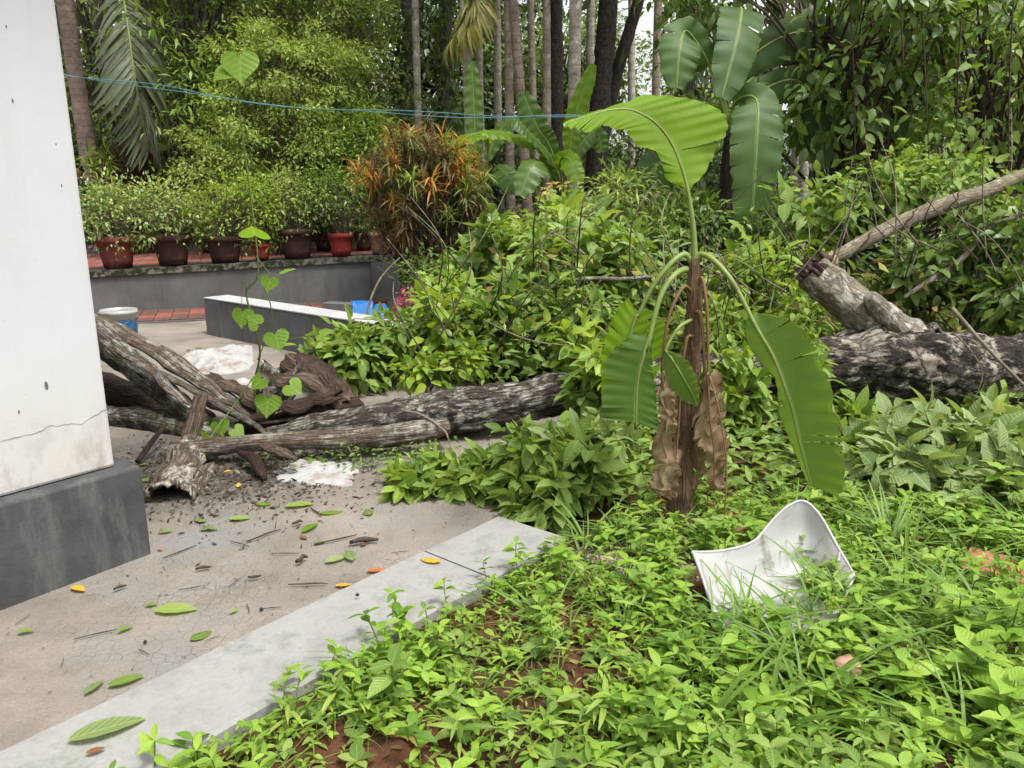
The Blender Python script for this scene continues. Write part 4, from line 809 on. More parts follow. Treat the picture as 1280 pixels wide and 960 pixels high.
def sack(name, label, outline, h, m='sack', rag=.0):
    """flat crumpled sack: a closed outline on the ground with a puffed, creased middle"""
    pts = A([G(x, y) for x, y in outline]); pts = catmull(np.concatenate([pts, pts[:1]]), 120); c = pts.mean(0); rows = []
    pts = c + (pts - c) * (1 + rag * vnoise(pts, 11.) + rag * .7 * vnoise(pts, 27.))[:, None]; pts[-1] = pts[0]
    for f in np.linspace(0.02, 1, 34): rows.append(c + (pts - c) * f + A([0, 0, h * (1 - f ** 2.2) + .006]))
    g = A(rows); k = np.clip((1.05 - np.linspace(0, 1, 34)) * 4, .35, 1)[:, None]; q = g + .05 * vnoise(g, 6.)[..., None]
    cre = (1 - np.abs(vnoise(q, 8.)) * 2) * .5 + (1 - np.abs(vnoise(q * A([1, 1.6, 1]), 17.)) * 2) * .12 + .03 * vnoise(q, 40.)
    g[..., 2] = np.maximum(.006, g[..., 2] + max(h, .025) * .65 * cre * k); g[..., :2] += .008 * vnoise(q, 20.)[..., None]
    g[:, -1] = g[:, 0]; g = np.concatenate([g, (g[-1] * A([1, 1, 0]) - A([0, 0, .01]))[None]])
    return tag(MB().grid(g).build(name, M[m], None, origin=(c[0], c[1], 0)), label, 'sack')
sack('plastic_sack', 'dirty white woven sack lying flat on the yard behind the logs', [(215, 462), (228, 447), (262, 440), (310, 433), (316, 446), (312, 462), (280, 468), (262, 470), (275, 480), (262, 488), (232, 470)], .09, rag=.06)
sack('plastic_sack', 'torn white plastic sheet under the slim bare log', [(338, 598), (352, 582), (385, 576), (430, 580), (448, 596), (440, 606), (405, 607), (370, 604)], .012, rag=.22)
sack('plastic_sack', 'small crumpled white scrap of sack beside the curled bark', [(288, 487), (300, 478), (318, 482), (312, 492), (296, 494)], .06)
sack('plastic_sack', 'white crumpled scrap of sack between curled bark and low wall', [(345, 470), (352, 462), (385, 458), (378, 470), (360, 474)], .06)
# blue sheet and rubble behind the low wall
def box_thing(name, label, cat, c, size, m, rz=0, tilt=0, b=.008, group=None):
    o = MB().box((0, 0, 0), size).build(name, M[m], None, False); o.location = tuple(c); o.rotation_euler = (tilt, 0, rz); bevel(o, b); return tag(o, label, cat, group)
g = A([[P(x, y, 9.0) + A([0, .25 * v, 0]) for x in np.linspace(434, 462, 12)] for v, y in zip(np.linspace(0, 1, 8), np.linspace(402, 378, 8))]); g = g + .05 * vnoise(g, 9.)[..., None]
o = tag(MB().grid(g).build('tarpaulin', M['blue'], None, origin=tuple(P(448, 402, 9.0) * A([1, 1, 0]))), 'crumpled blue plastic sheet heaped behind the low wall', 'tarpaulin'); o.modifiers.new('t', 'SOLIDIFY').thickness = .006
g = A([[P(x, y, 9.1) + A([0, .25 * v, 0]) for x in np.linspace(465, 480, 8)] for v, y in zip(np.linspace(0, 1, 8), np.linspace(404, 383, 8))]); g = g + .05 * vnoise(g, 9.)[..., None]
o = tag(MB().grid(g).build('tarpaulin', M['blue'], None, origin=tuple(P(472, 402, 9.1) * A([1, 1, 0]))), 'narrow scrap of blue plastic sheet beside the pink flowers', 'tarpaulin'); o.modifiers.new('t', 'SOLIDIFY').thickness = .006
box_thing('rubble_block', 'grey broken cement block behind the low wall', 'block', G(425, 396) + A([0, .2, .08]), (.5, .2, .16), 'grey_wall', -.3)
box_thing('red_plank', 'short red plank on the ground at the foot of the wall end', 'plank', G(470, 383) + A([0, .1, .04]), (.3, .1, .06), 'pot_bright', .1)
box_thing('white_post', 'small white marker post standing past the wall end', 'post', P(513, 352, 11.2) * A([1, 1, 0]) + A([0, 0, .2]), (.07, .07, .55), 'cap', .3)
box_thing('cement_post', 'grey cement post among leaves behind the croton', 'post', P(600, 345, 11.0) * A([1, 1, 0]) + A([0, 0, .25]), (.14, .14, .6), 'kerb', .2)
def rough_stone(name, label, cat, c, size, m, rz=0., amp=.18):
    u = np.linspace(0, math.pi, 14); v = np.linspace(0, 2 * math.pi, 19); s = A([[[math.sin(a) * math.cos(b), math.sin(a) * math.sin(b), math.cos(a)] for b in v] for a in u])
    s = np.sign(s) * np.abs(s) ** .7 * A(size) / 2; s = s * (1 + amp * fbm(s + c, 14., 3))[..., None]; s[:, -1] = s[:, 0]
    o = MB().grid(s).build(name, M[m]); o.location = tuple(c); o.rotation_euler = (.1, .05, rz); return tag(o, label, cat)
q = G(925, 664); rough_stone('broken_brick', 'broken red brick lump behind the white chair', 'brick', q + A([0, .02, .05]), (.14, .1, .09), 'brick_red', .4)
q = G(1055, 852); rough_stone('pink_stone', 'pinkish stone half hidden in the weeds', 'stone', q + A([0, 0, .045]), (.1, .08, .08), 'stone_pink', .2)
q = G(1064, 560); rough_stone('brown_stone', 'brown dry husk lying under the thick end of the trunk', 'husk', q + A([0, 0, .06]), (.26, .14, .1), 'brick_red', .3)
pq = G(1262, 735); o = box_thing('red_board', 'weathered red board leaning in the grass beside pale drooping leaves', 'board', pq + A([.03, .05, .05]), (.34, .17, .02), 'brick_red', -.75, .22, .003)
log('clay_pipe_shard', 'dry brown banana sheath scrap on the ground beside the brick lump', [(912, 668, 3.15, .012), (930, 660, 3.16, .018), (946, 652, 3.2, .01)], 'petiole_brown', 'scrap', .2, 16, 8)

# ------------------------------------------------------------------ clothes line
m_ = MB()
for k in range(2):
    q = catmull(PP([(60, 92, 7.2), (170, 106, 7.2), (280, 124, 7.1), (420, 136, 7.), (560, 142, 7.), (700, 146, 7.), (760, 150, 7.), (900, 158, 7.0)]), 260); a = np.linspace(0, 60, 260) + k * 3.14
    m_.tube(q + np.stack([0 * a, .01 * np.sin(a * .4), .011 * np.cos(a * .4) + (.022 * np.sin(np.linspace(0, 9, 260)) if k else 0 * a)], -1), .0032, 5, cap=False)
tag(m_.build('clothes_line', M['rope'], None, origin=tuple(P(400, 130, 7.1))), 'teal nylon clothes line strung across the yard in front of the trees', 'rope')

# ------------------------------------------------------------------ potted shrubs on the wall
def potted(px, py_base, Y, w_px, h_px, potm, swirl, foliage, label, lm, size, n_clump, lpc, tms=(DM,)):
    k = Y / 967; b = P(px, py_base, Y); s_ = np.dot(b - W0, WD); rt = w_px * k / 2; h = h_px * k
    root = empty('potted_shrub', b, label, 'potted plant', 'potted shrubs on the retaining wall')
    pr = [(0, .01), (rt * .66, .01), (rt * .68, 0), (rt * .74, h * .25), (rt * .82, h * .55), (rt * .9, h * .8), (rt * 1.0, h * .82), (rt * 1.03, h * .86), (rt * 1.03, h * .98), (rt * .98, h), (rt * .9, h), (rt * .86, h * .8), (rt * .7, h * .5)]
    n = 40; m1 = MB().lathe(pr, b, n)
    if swirl:
        v = m1.v[-1].reshape(len(pr), n, 3); a = np.arange(n) / n * 6.283
        for i in range(3, 6): v[i, :, :2] = b[:2] + (v[i, :, :2] - b[:2]) * (1 + .045 * np.sign(np.sin(9 * a + i * 1.3)))[:, None]
        m1.v[-1] = v.reshape(-1, 3)
    pot = m1.build('pot', M[potm], root); MB().lathe([(0, h * .88), (rt * .88, h * .86)], b, 24).build('soil', M['soil'], pot)
    mb = MB(); c0 = b + A([0, 0, h * .85]); pos, d, up, sc = [], [], [], []
    for (fx, fy, rx, rz, ry) in foliage:
        C, rr = cpx(fx, fy, Y, rx, rz, ry)
        for q in range(n_clump):
            v = nrm(RNG.normal(0, 1, 3)) * U(.2, 1) ** .4 * (U(1.1, 1.6) if R.random() < .25 else 1.); c = C + v * rr
            if c[2] < b[2] + h * .7: c[2] = b[2] + h * .7 + U(0, .15)
            mid = (c0 + c) / 2 + A([0, 0, .06]) + RNG.normal(0, .03, 3); mb.tube(catmull([c0 + RNG.normal(0, .03, 3) * A([1, 1, 0]), mid, c], 6), [.009, .002], 4, cap=False)
            m = int(lpc * .72 * U(.4, 1.6)); off = RNG.normal(0, 1, (m, 3)) * U(.05, .12); pos.append(c + off); d.append(nrm(off) + v * .5 + RNG.normal(0, .4, (m, 3)) - A([0, 0, .15])); up.append(A([0, 0, 1]) + RNG.normal(0, .4, (m, 3))); sc.append(size * 1.25 * RNG.uniform(.6, 1.2, m))
    mb.build('stems', M['twig_pale'], root); put_leaves(root, (np.concatenate(pos), np.concatenate(d), np.concatenate(up), np.concatenate(sc)), list(tms), 'pot', M[lm], 0)
    return root
def wY(px):    # depth of the wall's top centre line at a picture column
    t = ray(px, 330); a = (px - 640) / 967 / ray(px, 330)[1]; s_ = (a * W0[1] - W0[0] + WN[0] * -.16 - a * WN[1] * -.16) / (WD[0] - a * WD[1]); p = W0 + WD * s_ + WN * -.16; return p[1], wtop(s_) + .09
def on_coping(px):
    Y, z = wY(px); d = ray(px, 300); e = P(px, 330, Y); 
    lo, hi = 200., 420.
    for _ in range(30):
        m = (lo + hi) / 2
        if P(px, m, Y)[2] > z: lo = m
        else: hi = m
    return hi, Y
for px, w_, h_, pm, sw, fol, lab, lm, sz, nc, lpc in [
    (148, 46, 38, 'pot_red', 1, [(150, 268, 48, 40, .45), (125, 262, 24, 30, .3)], 'swirled dark red pot with a variegated shrub, beside the house wall', 'leaf_variegated', .06, 60, 24),
    (217, 47, 37, 'pot_dark', 0, [(212, 270, 46, 38, .45), (200, 250, 40, 22, .3)], 'wide blackened pot with a rounded pale green shrub', 'leaf_variegated', .055, 60, 24),
    (282, 46, 32, 'pot_dark', 0, [(285, 262, 50, 40, .5), (310, 250, 30, 25, .3)], 'weathered dark red pot with a wiry yellow green shrub', 'leaf_young', .055, 70, 24),
    (328, 22, 20, 'pot_bright', 0, [(330, 268, 22, 26, .3)], 'small bright red pot between two larger pots', 'leaf_lace', .05, 24, 18),
    (372, 44, 36, 'pot_dark', 0, [(375, 258, 42, 42, .4), (360, 240, 28, 25, .3)], 'mossy brown pot with a grey stemmed shrub', 'leaf_lace', .055, 56, 24),
    (427, 32, 28, 'pot_bright', 1, [(428, 255, 36, 40, .4), (405, 245, 25, 25, .3)], 'swirled bright red pot with a dense green shrub', 'leaf_mid', .06, 60, 24),
    (478, 34, 26, 'stone_pink', 0, [(476, 280, 24, 24, .3)], 'pale clay pot at the wall end under the croton', 'leaf_croton_old', .09, 26, 16)]:
    y, Y = on_coping(px); potted(px, y - .5, Y, w_, h_, pm, sw, fol, lab, lm, sz, nc, lpc)
# a second row behind
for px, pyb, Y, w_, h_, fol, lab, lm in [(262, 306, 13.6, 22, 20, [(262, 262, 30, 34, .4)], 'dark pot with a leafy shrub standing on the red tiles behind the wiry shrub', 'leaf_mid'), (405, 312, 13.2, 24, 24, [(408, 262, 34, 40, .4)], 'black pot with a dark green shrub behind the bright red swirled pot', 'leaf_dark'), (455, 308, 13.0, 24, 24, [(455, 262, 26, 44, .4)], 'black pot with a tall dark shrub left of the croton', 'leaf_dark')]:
    b = P(px, pyb, Y); s_ = np.dot(b - W0, WD); zt = wtop(s_) + .068; 
    for _ in range(40): pyb += (P(px, pyb, Y)[2] - zt) * 967 / Y * .8
    potted(px, pyb, Y, w_, h_, 'pot_dark', 0, fol, lab, lm, .07, 40, 22)

# ------------------------------------------------------------------ croton, dead brush, yellow dracaena, flowers
def spiky(name, label, cat, base, heads, lm_pick, n, ll, bark, tm=LT_STRAP, r0=.02):
    """shrub of strap leaves in whorls; heads: (point, material, radius scale)"""
    root = empty(name, base, label, cat); mb = MB(); acc = {}
    for (c, mk, s) in heads:
        mid = (base + c) / 2 + RNG.normal(0, .08, 3); mid[2] += .1; mb.tube(catmull([base + RNG.normal(0, .08, 3) * A([1, 1, 0]), mid, c], 8), [r0, r0 * .35], 5, cap=False)
        v = nrm(RNG.normal(0, 1, (n, 3)) + A([0, 0, .55])); pos = c + v * .02 + A([0, 0, 1.])[None] * RNG.uniform(-.12, .08, (n, 1)); acc.setdefault(mk, []).append((pos, v, A([0, 0, 1]) + RNG.normal(0, .2, (n, 3)), ll * s * RNG.uniform(.6, 1.15, n)))
    mb.build('stem', M[bark], root)
    for mk, l in acc.items():
        b = MB(); 
        for pos, v, up, sc in l: b.inst(tm, pos, v, up, sc)
        stuff(b.build('foliage', M[mk], root))
    return root
cb = P(545, 372, 10.6) * A([1, 1, 0]); heads = []
for k in range(170):
    v = nrm(RNG.normal(0, 1, 3)) * U(.15, 1) ** .4; q = P(528, 245, 10.6) + v * A([.88, .7, .95])
    if q[2] < .3: continue
    px = 640 + q[0] / q[1] * 967 * 1.0; upper_front = v[2] > .15 or (v[1] < -.3 and R.random() < .35)  # upper heads and some front ones may take the orange leaves
    heads.append((q, 'leaf_lace' if R.random() < .16 else 'leaf_croton' if (upper_front and vnoise(q[None], 2.2)[0] > -.05 and R.random() < .85) else 'leaf_croton_old', U(.8, 1.15)))
spiky('croton_shrub', 'tall croton shrub with orange and red strap leaves at the wall end', 'shrub', cb, heads, None, 44, .22, 'twig', leaf_t(3, .1, .7, .3, .45, .7))
hd = []
for k in range(110):
    v = nrm(RNG.normal(0, 1, 3)) * U(.2, 1) ** .4; q = P(162, 210, 13.8) + v * A([.62, .5, .5]); hd.append((q, 'leaf_dead', 1.))
spiky('dry_brush', 'rounded leafless purplish brown dry bush beside the coconut trunk', 'shrub', P(165, 250, 13.8) * A([1, 1, 0]) + A([0, 0, .5]), hd, None, 60, .2, 'twig', LT_NEEDLE, .012)
hd = [(P(x, y, 12.9), 'leaf_young', s) for x, y, s in [(110, 195, 1.), (118, 212, .9), (132, 192, .9), (136, 205, 1.), (146, 240, 1.1), (140, 250, 1.), (108, 208, .8), (152, 255, .9), (122, 238, .8)]]
spiky('yellow_dracaena', 'slender yellow leaved plant with tufted heads beside the house wall', 'plant', P(135, 300, 12.9) * A([1, 1, 0]) + A([0, 0, .5]), hd, None, 26, .24, 'stem_green', LT_STRAP, .012)
hd = [(P(508 + U(-16, 16), 385 + U(-14, 10), 7.6), 'flower_pink', U(.7, 1)) for k in range(12)] + [(P(508 + U(-22, 22), 398 + U(-10, 10), 7.6), 'leaf_mid', 1.2) for k in range(10)]
spiky('pink_flower', 'small plant with pink flower spikes behind the low wall', 'flower', P(510, 425, 7.6) * A([1, 1, 0]), hd, None, 20, .07, 'stem_green', DM, .005)

# ------------------------------------------------------------------ climbing vine with heart shaped leaves
def heart_t():
    a = np.linspace(0, 2 * math.pi, 21)[:-1]; x = .5 * np.sin(a) ** 3 * 1.05; y = (13 * np.cos(a) - 5 * np.cos(2 * a) - 2 * np.cos(3 * a) - np.cos(4 * a)) / 30
    y = .42 - y; z = -.25 * x ** 2 * 2 - .12 * (y - .3) ** 2
    v = np.concatenate([np.stack([x, y, z + .1 * np.abs(x)], -1), [[0, .05, 0], [0, .35, -.02], [0, .7, -.05]]]); n = 20; tr = []
    for k in range(n): tr.append([k, (k + 1) % n, 21 if True else 20])
    return v, None, A(tr), np.stack([.5 + v[:, 0], v[:, 1]], -1)
HT = heart_t(); hm = leaf_meshes('heart', [HT], M['heart'])[0]
vY = 4.6; vb = P(318, 520, 4.75); vn = empty('climbing_vine', vb * A([1, 1, 0]), 'thin upright climbing vine with bright heart shaped leaves rising from the logs', 'vine')
m_ = MB(); m_.tube(catmull(PP([(322, 520, 4.75), (318, 480, 4.7), (325, 440, 4.65), (316, 400, 4.6), (308, 365, 4.6), (322, 345, 4.6), (320, 300, 4.6), (314, 250, 4.6), (306, 190, 4.6), (297, 120, 4.6), (292, 85, 4.6)]), 90), [.007, .005, .003], 6)
m_.tube(catmull(PP([(322, 345, 4.6), (335, 370, 4.6), (340, 400, 4.6), (330, 430, 4.62), (322, 450, 4.66)]), 20), [.004, .003], 5)
m_.tube(catmull(PP([(333, 430, 4.62), (360, 424, 4.6), (400, 418, 4.58)]), 12), [.003, .002], 5); m_.tube(catmull(PP([(318, 470, 4.7), (290, 510, 4.6), (262, 550, 4.4), (248, 600, 4.2)]), 16), [.004, .003], 5)
m_.tube(catmull(PP([(308, 365, 4.6), (304, 350, 4.58), (302, 380, 4.56)]), 12), [.003, .002], 5); m_.tube(catmull(PP([(320, 320, 4.6), (338, 342, 4.6), (350, 338, 4.58)]), 12), [.003, .002], 5)
m_.build('stem', M['stem_green'], vn)
for (x, y, dx, dy, s_, fz) in [(298, 62, .1, -1, .2, .2), (286, 82, -.6, -.6, .13, .4), (320, 298, .05, .15, .17, .9), (304, 384, -.1, -1, .135, .3), (352, 338, .8, .1, .1, .8), (338, 344, -.2, -1, .11, .2), (342, 412, .3, -.9, .15, .4), (326, 408, -.4, .5, .11, .3), (396, 418, .9, .2, .11, .6), (336, 492, -.1, -1, .16, .3), (358, 478, .8, -.5, .13, .4), (330, 470, -.5, -.5, .12, .5), (272, 524, .3, -.9, .12, .3), (262, 540, -.4, -.9, .14, .3), (290, 534, .8, -.4, .1, .5), (258, 636, .1, -1, .12, .2), (246, 605, .3, -.9, .09, .4)]:
    p = P(x, y, vY - .06); d = A([dx, -.25, dy]); leaf_obj(vn, hm, p, d, A([U(-.2, .2), -1 + fz * .9, .2 + fz]), s_)

# ------------------------------------------------------------------ person on the terrace, half behind the house
def skinned(name, verts, edges, rad, m, parent, sub=2):
    me = bpy.data.meshes.new(name); me.from_pydata([tuple(v) for v in verts], edges, []); o = bpy.data.objects.new(name, me); COL.objects.link(o)
    if parent: o.parent = parent
    s = o.modifiers.new('skin', 'SKIN'); s.use_smooth_shade = True
    for i, r in enumerate(rad): me.skin_vertices[0].data[i].radius = (r, r) if np.isscalar(r) else r; me.skin_vertices[0].data[i].use_root = (i == 0)
    b = o.modifiers.new('sub', 'SUBSURF'); b.levels = sub; b.render_levels = sub; me.materials.append(M[m]); return o
pY = 14.2; pc = P(101, 240, pY); pz = .6; H_ = 1.5
root = empty('person', (pc[0], pc[1], pz), 'person in a dark shirt standing behind the pots beside the house wall', 'person')
J = {'pel': (0, 0, .50), 'wai': (0, 0, .58), 'che': (0, 0, .70), 'neck': (0, 0, .83), 'nk2': (0, -.01, .86), 'hd': (0, -.03, .91), 'hd2': (0, -.03, .965), 'shR': (.1, 0, .80), 'elR': (.14, -.02, .64), 'wrR': (.09, -.14, .58), 'haR': (.05, -.19, .585), 'shL': (-.1, 0, .80), 'elL': (-.14, -.02, .64), 'wrL': (-.08, -.14, .58), 'haL': (-.04, -.19, .585), 'hiR': (.05, 0, .48), 'knR': (.055, -.02, .27), 'anR': (.055, 0, .045), 'toR': (.06, -.08, .02), 'hiL': (-.05, 0, .48), 'knL': (-.055, -.02, .27), 'anL': (-.055, 0, .045), 'toL': (-.06, -.08, .02)}
ks = list(J); ix = {k: i for i, k in enumerate(ks)}
ed = [('pel', 'wai'), ('wai', 'che'), ('che', 'neck'), ('neck', 'nk2'), ('nk2', 'hd'), ('hd', 'hd2'), ('che', 'shR'), ('shR', 'elR'), ('elR', 'wrR'), ('wrR', 'haR'), ('che', 'shL'), ('shL', 'elL'), ('elL', 'wrL'), ('wrL', 'haL'), ('pel', 'hiR'), ('hiR', 'knR'), ('knR', 'anR'), ('anR', 'toR'), ('pel', 'hiL'), ('hiL', 'knL'), ('knL', 'anL'), ('anL', 'toL')]
rd = dict(pel=.085, wai=.075, che=.085, neck=.04, nk2=.035, hd=.052, hd2=.045, shR=.04, elR=.028, wrR=.02, haR=.022, shL=.04, elL=.028, wrL=.02, haL=.022, hiR=.06, knR=.042, anR=.026, toR=.022, hiL=.06, knL=.042, anL=.026, toL=.022)
skinned('body', [A(J[k]) * H_ for k in ks], [(ix[a], ix[b]) for a, b in ed], [rd[k] * H_ for k in ks], 'skin', root)
sk = ['pel', 'wai', 'che', 'neck', 'shR', 'shL']; sv = [A(J[k]) * H_ for k in sk] + [A(J['shR']) * H_ * .35 + A(J['elR']) * H_ * .65, A(J['shL']) * H_ * .35 + A(J['elL']) * H_ * .65]
skinned('shirt', sv, [(0, 1), (1, 2), (2, 3), (2, 4), (2, 5), (4, 6), (5, 7)], [r * H_ for r in (.1, .092, .1, .05, .052, .052, .045, .045)], 'shirt', root)
skinned('trousers', [A(J[k]) * H_ for k in ('pel', 'hiR', 'knR', 'anR', 'hiL', 'knL', 'anL')], [(0, 1), (1, 2), (2, 3), (0, 4), (4, 5), (5, 6)], [r * H_ for r in (.092, .07, .052, .04, .07, .052, .04)], 'shirt', root)
skinned('hair', [A([0, -.005, .93]) * H_, A([0, -.01, .97]) * H_, A([0, .015, .9]) * H_], [(0, 1), (0, 2)], [.056 * H_, .05 * H_, .045 * H_], 'hair', root)

# ------------------------------------------------------------------ background trees
def gb(px, Y): q = P(px, 300, Y); return A([q[0], q[1], 0.])
# far wood: three kinds of tree, copied; each copy turned and scaled
protos = []
for k, (lm, sz, bk_) in enumerate([('leaf_mid', .3, 'bark_dark'), ('leaf_lace', .26, 'bark_grey'), ('leaf_dark', .24, 'bark_dark')]):
    t_ = crown_tree('forest_tree', 'x', 'tree', (0, 30 + k * 3, 0), [((0, 30 + k * 3, 7.6), A([2.6, 2.6, 2.6])), ((.8, 30 + k * 3, 4.6), A([2.2, 2.2, 2.2])), ((-.7, 30.2 + k * 3, 2.6), A([2.2, 2., 1.8]))], lm, bk_, .16, 150, 46, .55, sz, (DM, DMW), droop=.4)
    protos.append(t_)
used = set(); FG = 'far trees of the wood behind the yard'
ft_labels = ['mid green broad crowned tree standing deep in the wood', 'light green tree standing deep in the wood', 'dark leaved tree standing deep in the wood']
spots = [(-17, 22, 0, 1.), (-13.5, 25, 1, 1.), (-10.5, 21, 1, .9), (-8, 24.5, 2, 1.05), (-5.6, 21, 0, .95), (-3, 25, 2, 1.05), (-1.2, 30, 0, 1.), (1.4, 27.5, 2, .9), (1.7, 24, 0, .72), (6.0, 26, 1, .72), (11.4, 24.5, 2, .8), (13, 22, 1, .8), (16, 25, 1, .9), (18.5, 20, 2, 1.1), (-20, 28, 2, 1.2), (21, 27, 0, 1.2), (-6.5, 31, 1, 1.2), (13.8, 31, 1, 1.15), (8.2, 34, 2, .9), (-12, 32, 0, 1.3), (16.5, 32, 2, 1.3)]
for i, (x, y, k, s) in enumerate(spots):
    o = protos[k] if k not in used else copy_tree(protos[k]); used.add(k); o.location = (x, y, -.05); o.rotation_euler = (0, 0, U(0, 6.28)); o.scale = (s, s, s * U(.9, 1.1)); tag(o, ft_labels[k], 'tree', FG)
# wood-edge undergrowth
up_ = []
for k, (lm, sz) in enumerate([('leaf_dark', .2), ('leaf_mid', .17)]):
    up_.append(crown_tree('understorey_bush', 'x', 'bush', (0, 17 + k, 0), [((0, 17 + k, 1.1), A([1.3, 1.1, 1.1])), ((.3, 17 + k, 2.3), A([.8, .8, .8]))], lm, 'twig', .04, 70, 40, .3, sz, (DM, DMN), stems=3, stemname='stem', droop=.3))
used = set()
for (x, y, k, s) in [(-9.5, 18.5, 0, 1.1), (-7.2, 17.2, 1, 1.), (-4.6, 16.8, 0, 1.), (-2.6, 17.8, 0, 1.15), (-.6, 19, 0, 1.), (1.2, 18, 1, 1.), (3., 17., 0, 1.), (4.8, 18.6, 1, 1.05), (6.6, 16.8, 0, 1.), (8.2, 16, 1, 1.), (11, 17.5, 1, 1.1), (-12.5, 19, 1, 1.3), (2.2, 21, 0, 1.3), (-1.6, 22, 0, 1.3), (5.8, 21.5, 0, 1.2), (5.7, 17.2, 1, 1.15), (4.2, 15.6, 0, .85)]:
    o = up_[k] if k not in used else copy_tree(up_[k]); used.add(k); o.location = (x, y, -.03); o.rotation_euler = (0, 0, U(0, 6.28)); o.scale = (s,) * 3; tag(o, ['dark leaved bush at the edge of the wood', 'mid green bush at the edge of the wood'][k], 'bush', 'bushes at the edge of the wood')

# named trees at the left
crown_tree('mango_tree', 'leafy tree with long drooping leaves behind the hanging palm frond', 'tree', gb(206, 14.2), [cpx(245, 55, 14.2, 80, 75, 1.2), cpx(255, -60, 14.2, 130, 70, 1.4), cpx(250, 120, 13.8, 50, 40, .8)], 'leaf_bright', 'bark_grey', .12, 120, 60, .32, .19, (DMN, leaf_t(3, .24, .8, .3, .3)))
crown_tree('lacy_tree', 'airy tree with fine lacy leaves rising behind the middle pots', 'tree', gb(345, 12.8), [cpx(330, 165, 12.8, 92, 70, 1.0), cpx(290, 205, 12.5, 70, 45, .8), cpx(370, 95, 13., 85, 60, 1.), cpx(400, 190, 12.8, 60, 50, .8)], 'leaf_lace', 'twig', .035, 330, 70, .17, .085, (DM, DMN), stems=5, limb=.8, flat=.5)
crown_tree('lacy_tree', 'tall airy tree with fine yellowish leaves, its crown above the lacy tree', 'tree', gb(400, 14.6), [cpx(340, 30, 14.6, 110, 70, 1.3), cpx(420, 60, 14.4, 80, 90, 1.2), cpx(440, 150, 14.2, 50, 50, .8)], 'leaf_lace', 'bark_grey', .08, 230, 66, .24, .11, (DM, DMN), stems=2, limb=.6, flat=.55)
crown_tree('bushy_tree', 'rounded dense small tree with light green leaves left of the croton', 'tree', gb(455, 13.0), [cpx(462, 175, 13., 36, 36, .6), cpx(430, 215, 12.8, 36, 30, .6)], 'leaf_bright', 'twig', .04, 80, 50, .2, .1, (DM,))
# trunks wrapped in pepper vines
def vine_trunk(px0, px1, Y, rad, label, lm, size, n, y_low=250, bark='bark_grey', crown=True):
    b = gb(px0, Y); t = P(px1, -60, Y); t = t + (t - b) * .25; root = empty('vine_clad_tree', b, label, 'tree')
    pts = catmull([b - A([0, 0, .1]), b * .6 + t * .4 + RNG.normal(0, .05, 3), t], 40); MB().tube(pts, [rad, rad * .8], 12, bump=.08, bs=5.).build('trunk', M[bark], root)
    i = RNG.uniform(0, 39, n); q = A([np.interp(i, range(40), pts[:, c]) for c in range(3)]).T; a = RNG.uniform(0, 6.28, n); rr = rad + np.abs(RNG.normal(0, .22, n)) * (.6 + .4 * np.sin(i))
    h = np.stack([np.cos(a), np.sin(a), 0 * a], -1); pos = q + h * rr[:, None]; put_leaves(root, (pos, h * .6 + RNG.normal(0, .4, (n, 3)) - A([0, 0, .8]), h + A([0, 0, .6]) + RNG.normal(0, .3, (n, 3)), size * RNG.uniform(.6, 1.2, n)), [DMW, DM], 'v', M[lm], 0, 'vine_leaves')
    if crown:
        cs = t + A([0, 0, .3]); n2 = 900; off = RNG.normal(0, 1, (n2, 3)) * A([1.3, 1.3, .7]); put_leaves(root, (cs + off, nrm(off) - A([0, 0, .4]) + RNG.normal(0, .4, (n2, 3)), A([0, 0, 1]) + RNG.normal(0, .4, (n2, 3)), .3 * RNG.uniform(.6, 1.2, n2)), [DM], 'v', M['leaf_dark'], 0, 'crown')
    return root
vine_trunk(512, 508, 15.2, .12, 'tree trunk wrapped in dark pepper vine behind the croton', 'leaf_dark', .17, 2600)
vine_trunk(448, 440, 15.5, .12, 'tree trunk wrapped in pepper vine left of the speckled pale trunk', 'leaf_mid', .16, 1800)
vine_trunk(560, 552, 16.2, .14, 'tree trunk wrapped in glossy vine behind the golden palm frond', 'leaf_mid', .17, 2000)
vine_trunk(870, 858, 11.5, .12, 'vine wrapped trunk behind the large dark banana plant', 'leaf_mid', .19, 1500)
# palms
def shaft(x0, y0, x1, Y, extra=3.5):
    b = gb(x0, Y); a_ = P(x0, y0, Y); t = P(x1, 0, Y); d = t - a_; 
    bb = a_ - d * (a_[2] / d[2]); return bb, t + d / d[2] * extra
palm('coconut_palm', 'leaning coconut palm trunk with close rings beside the house wall', 'palm', *shaft(112, 205, 80, 15.5, 4.), .165, 'coconut', 12, 4., .9, 'leaf_palm')
fr = [P(150, -25, 13.4), P(158, 20, 13.), P(166, 80, 12.8), P(174, 130, 12.8), P(186, 188, 12.9)]
palm('coconut_palm', 'short coconut palm with one long frond hanging straight down', 'palm', gb(183, 15.0), P(168, -70, 15.0), .12, 'areca_brown', 8, 3.4, .8, 'leaf_palm')
hang = empty('hanging_frond', P(160, 20, 13.) * A([1, 1, 0]), 'long grey green coconut frond hanging down with its leaflets swept left', 'palm frond')
r_, l_ = MB(), MB(); frond(r_, l_, fr, 52, .85, droop=.35, rad=.025, ang=1.0, hang=.15); r_.build('rachis', M['petiole'], hang); stuff(l_.build('leaflets', M['leaf_palm_grey'], hang))
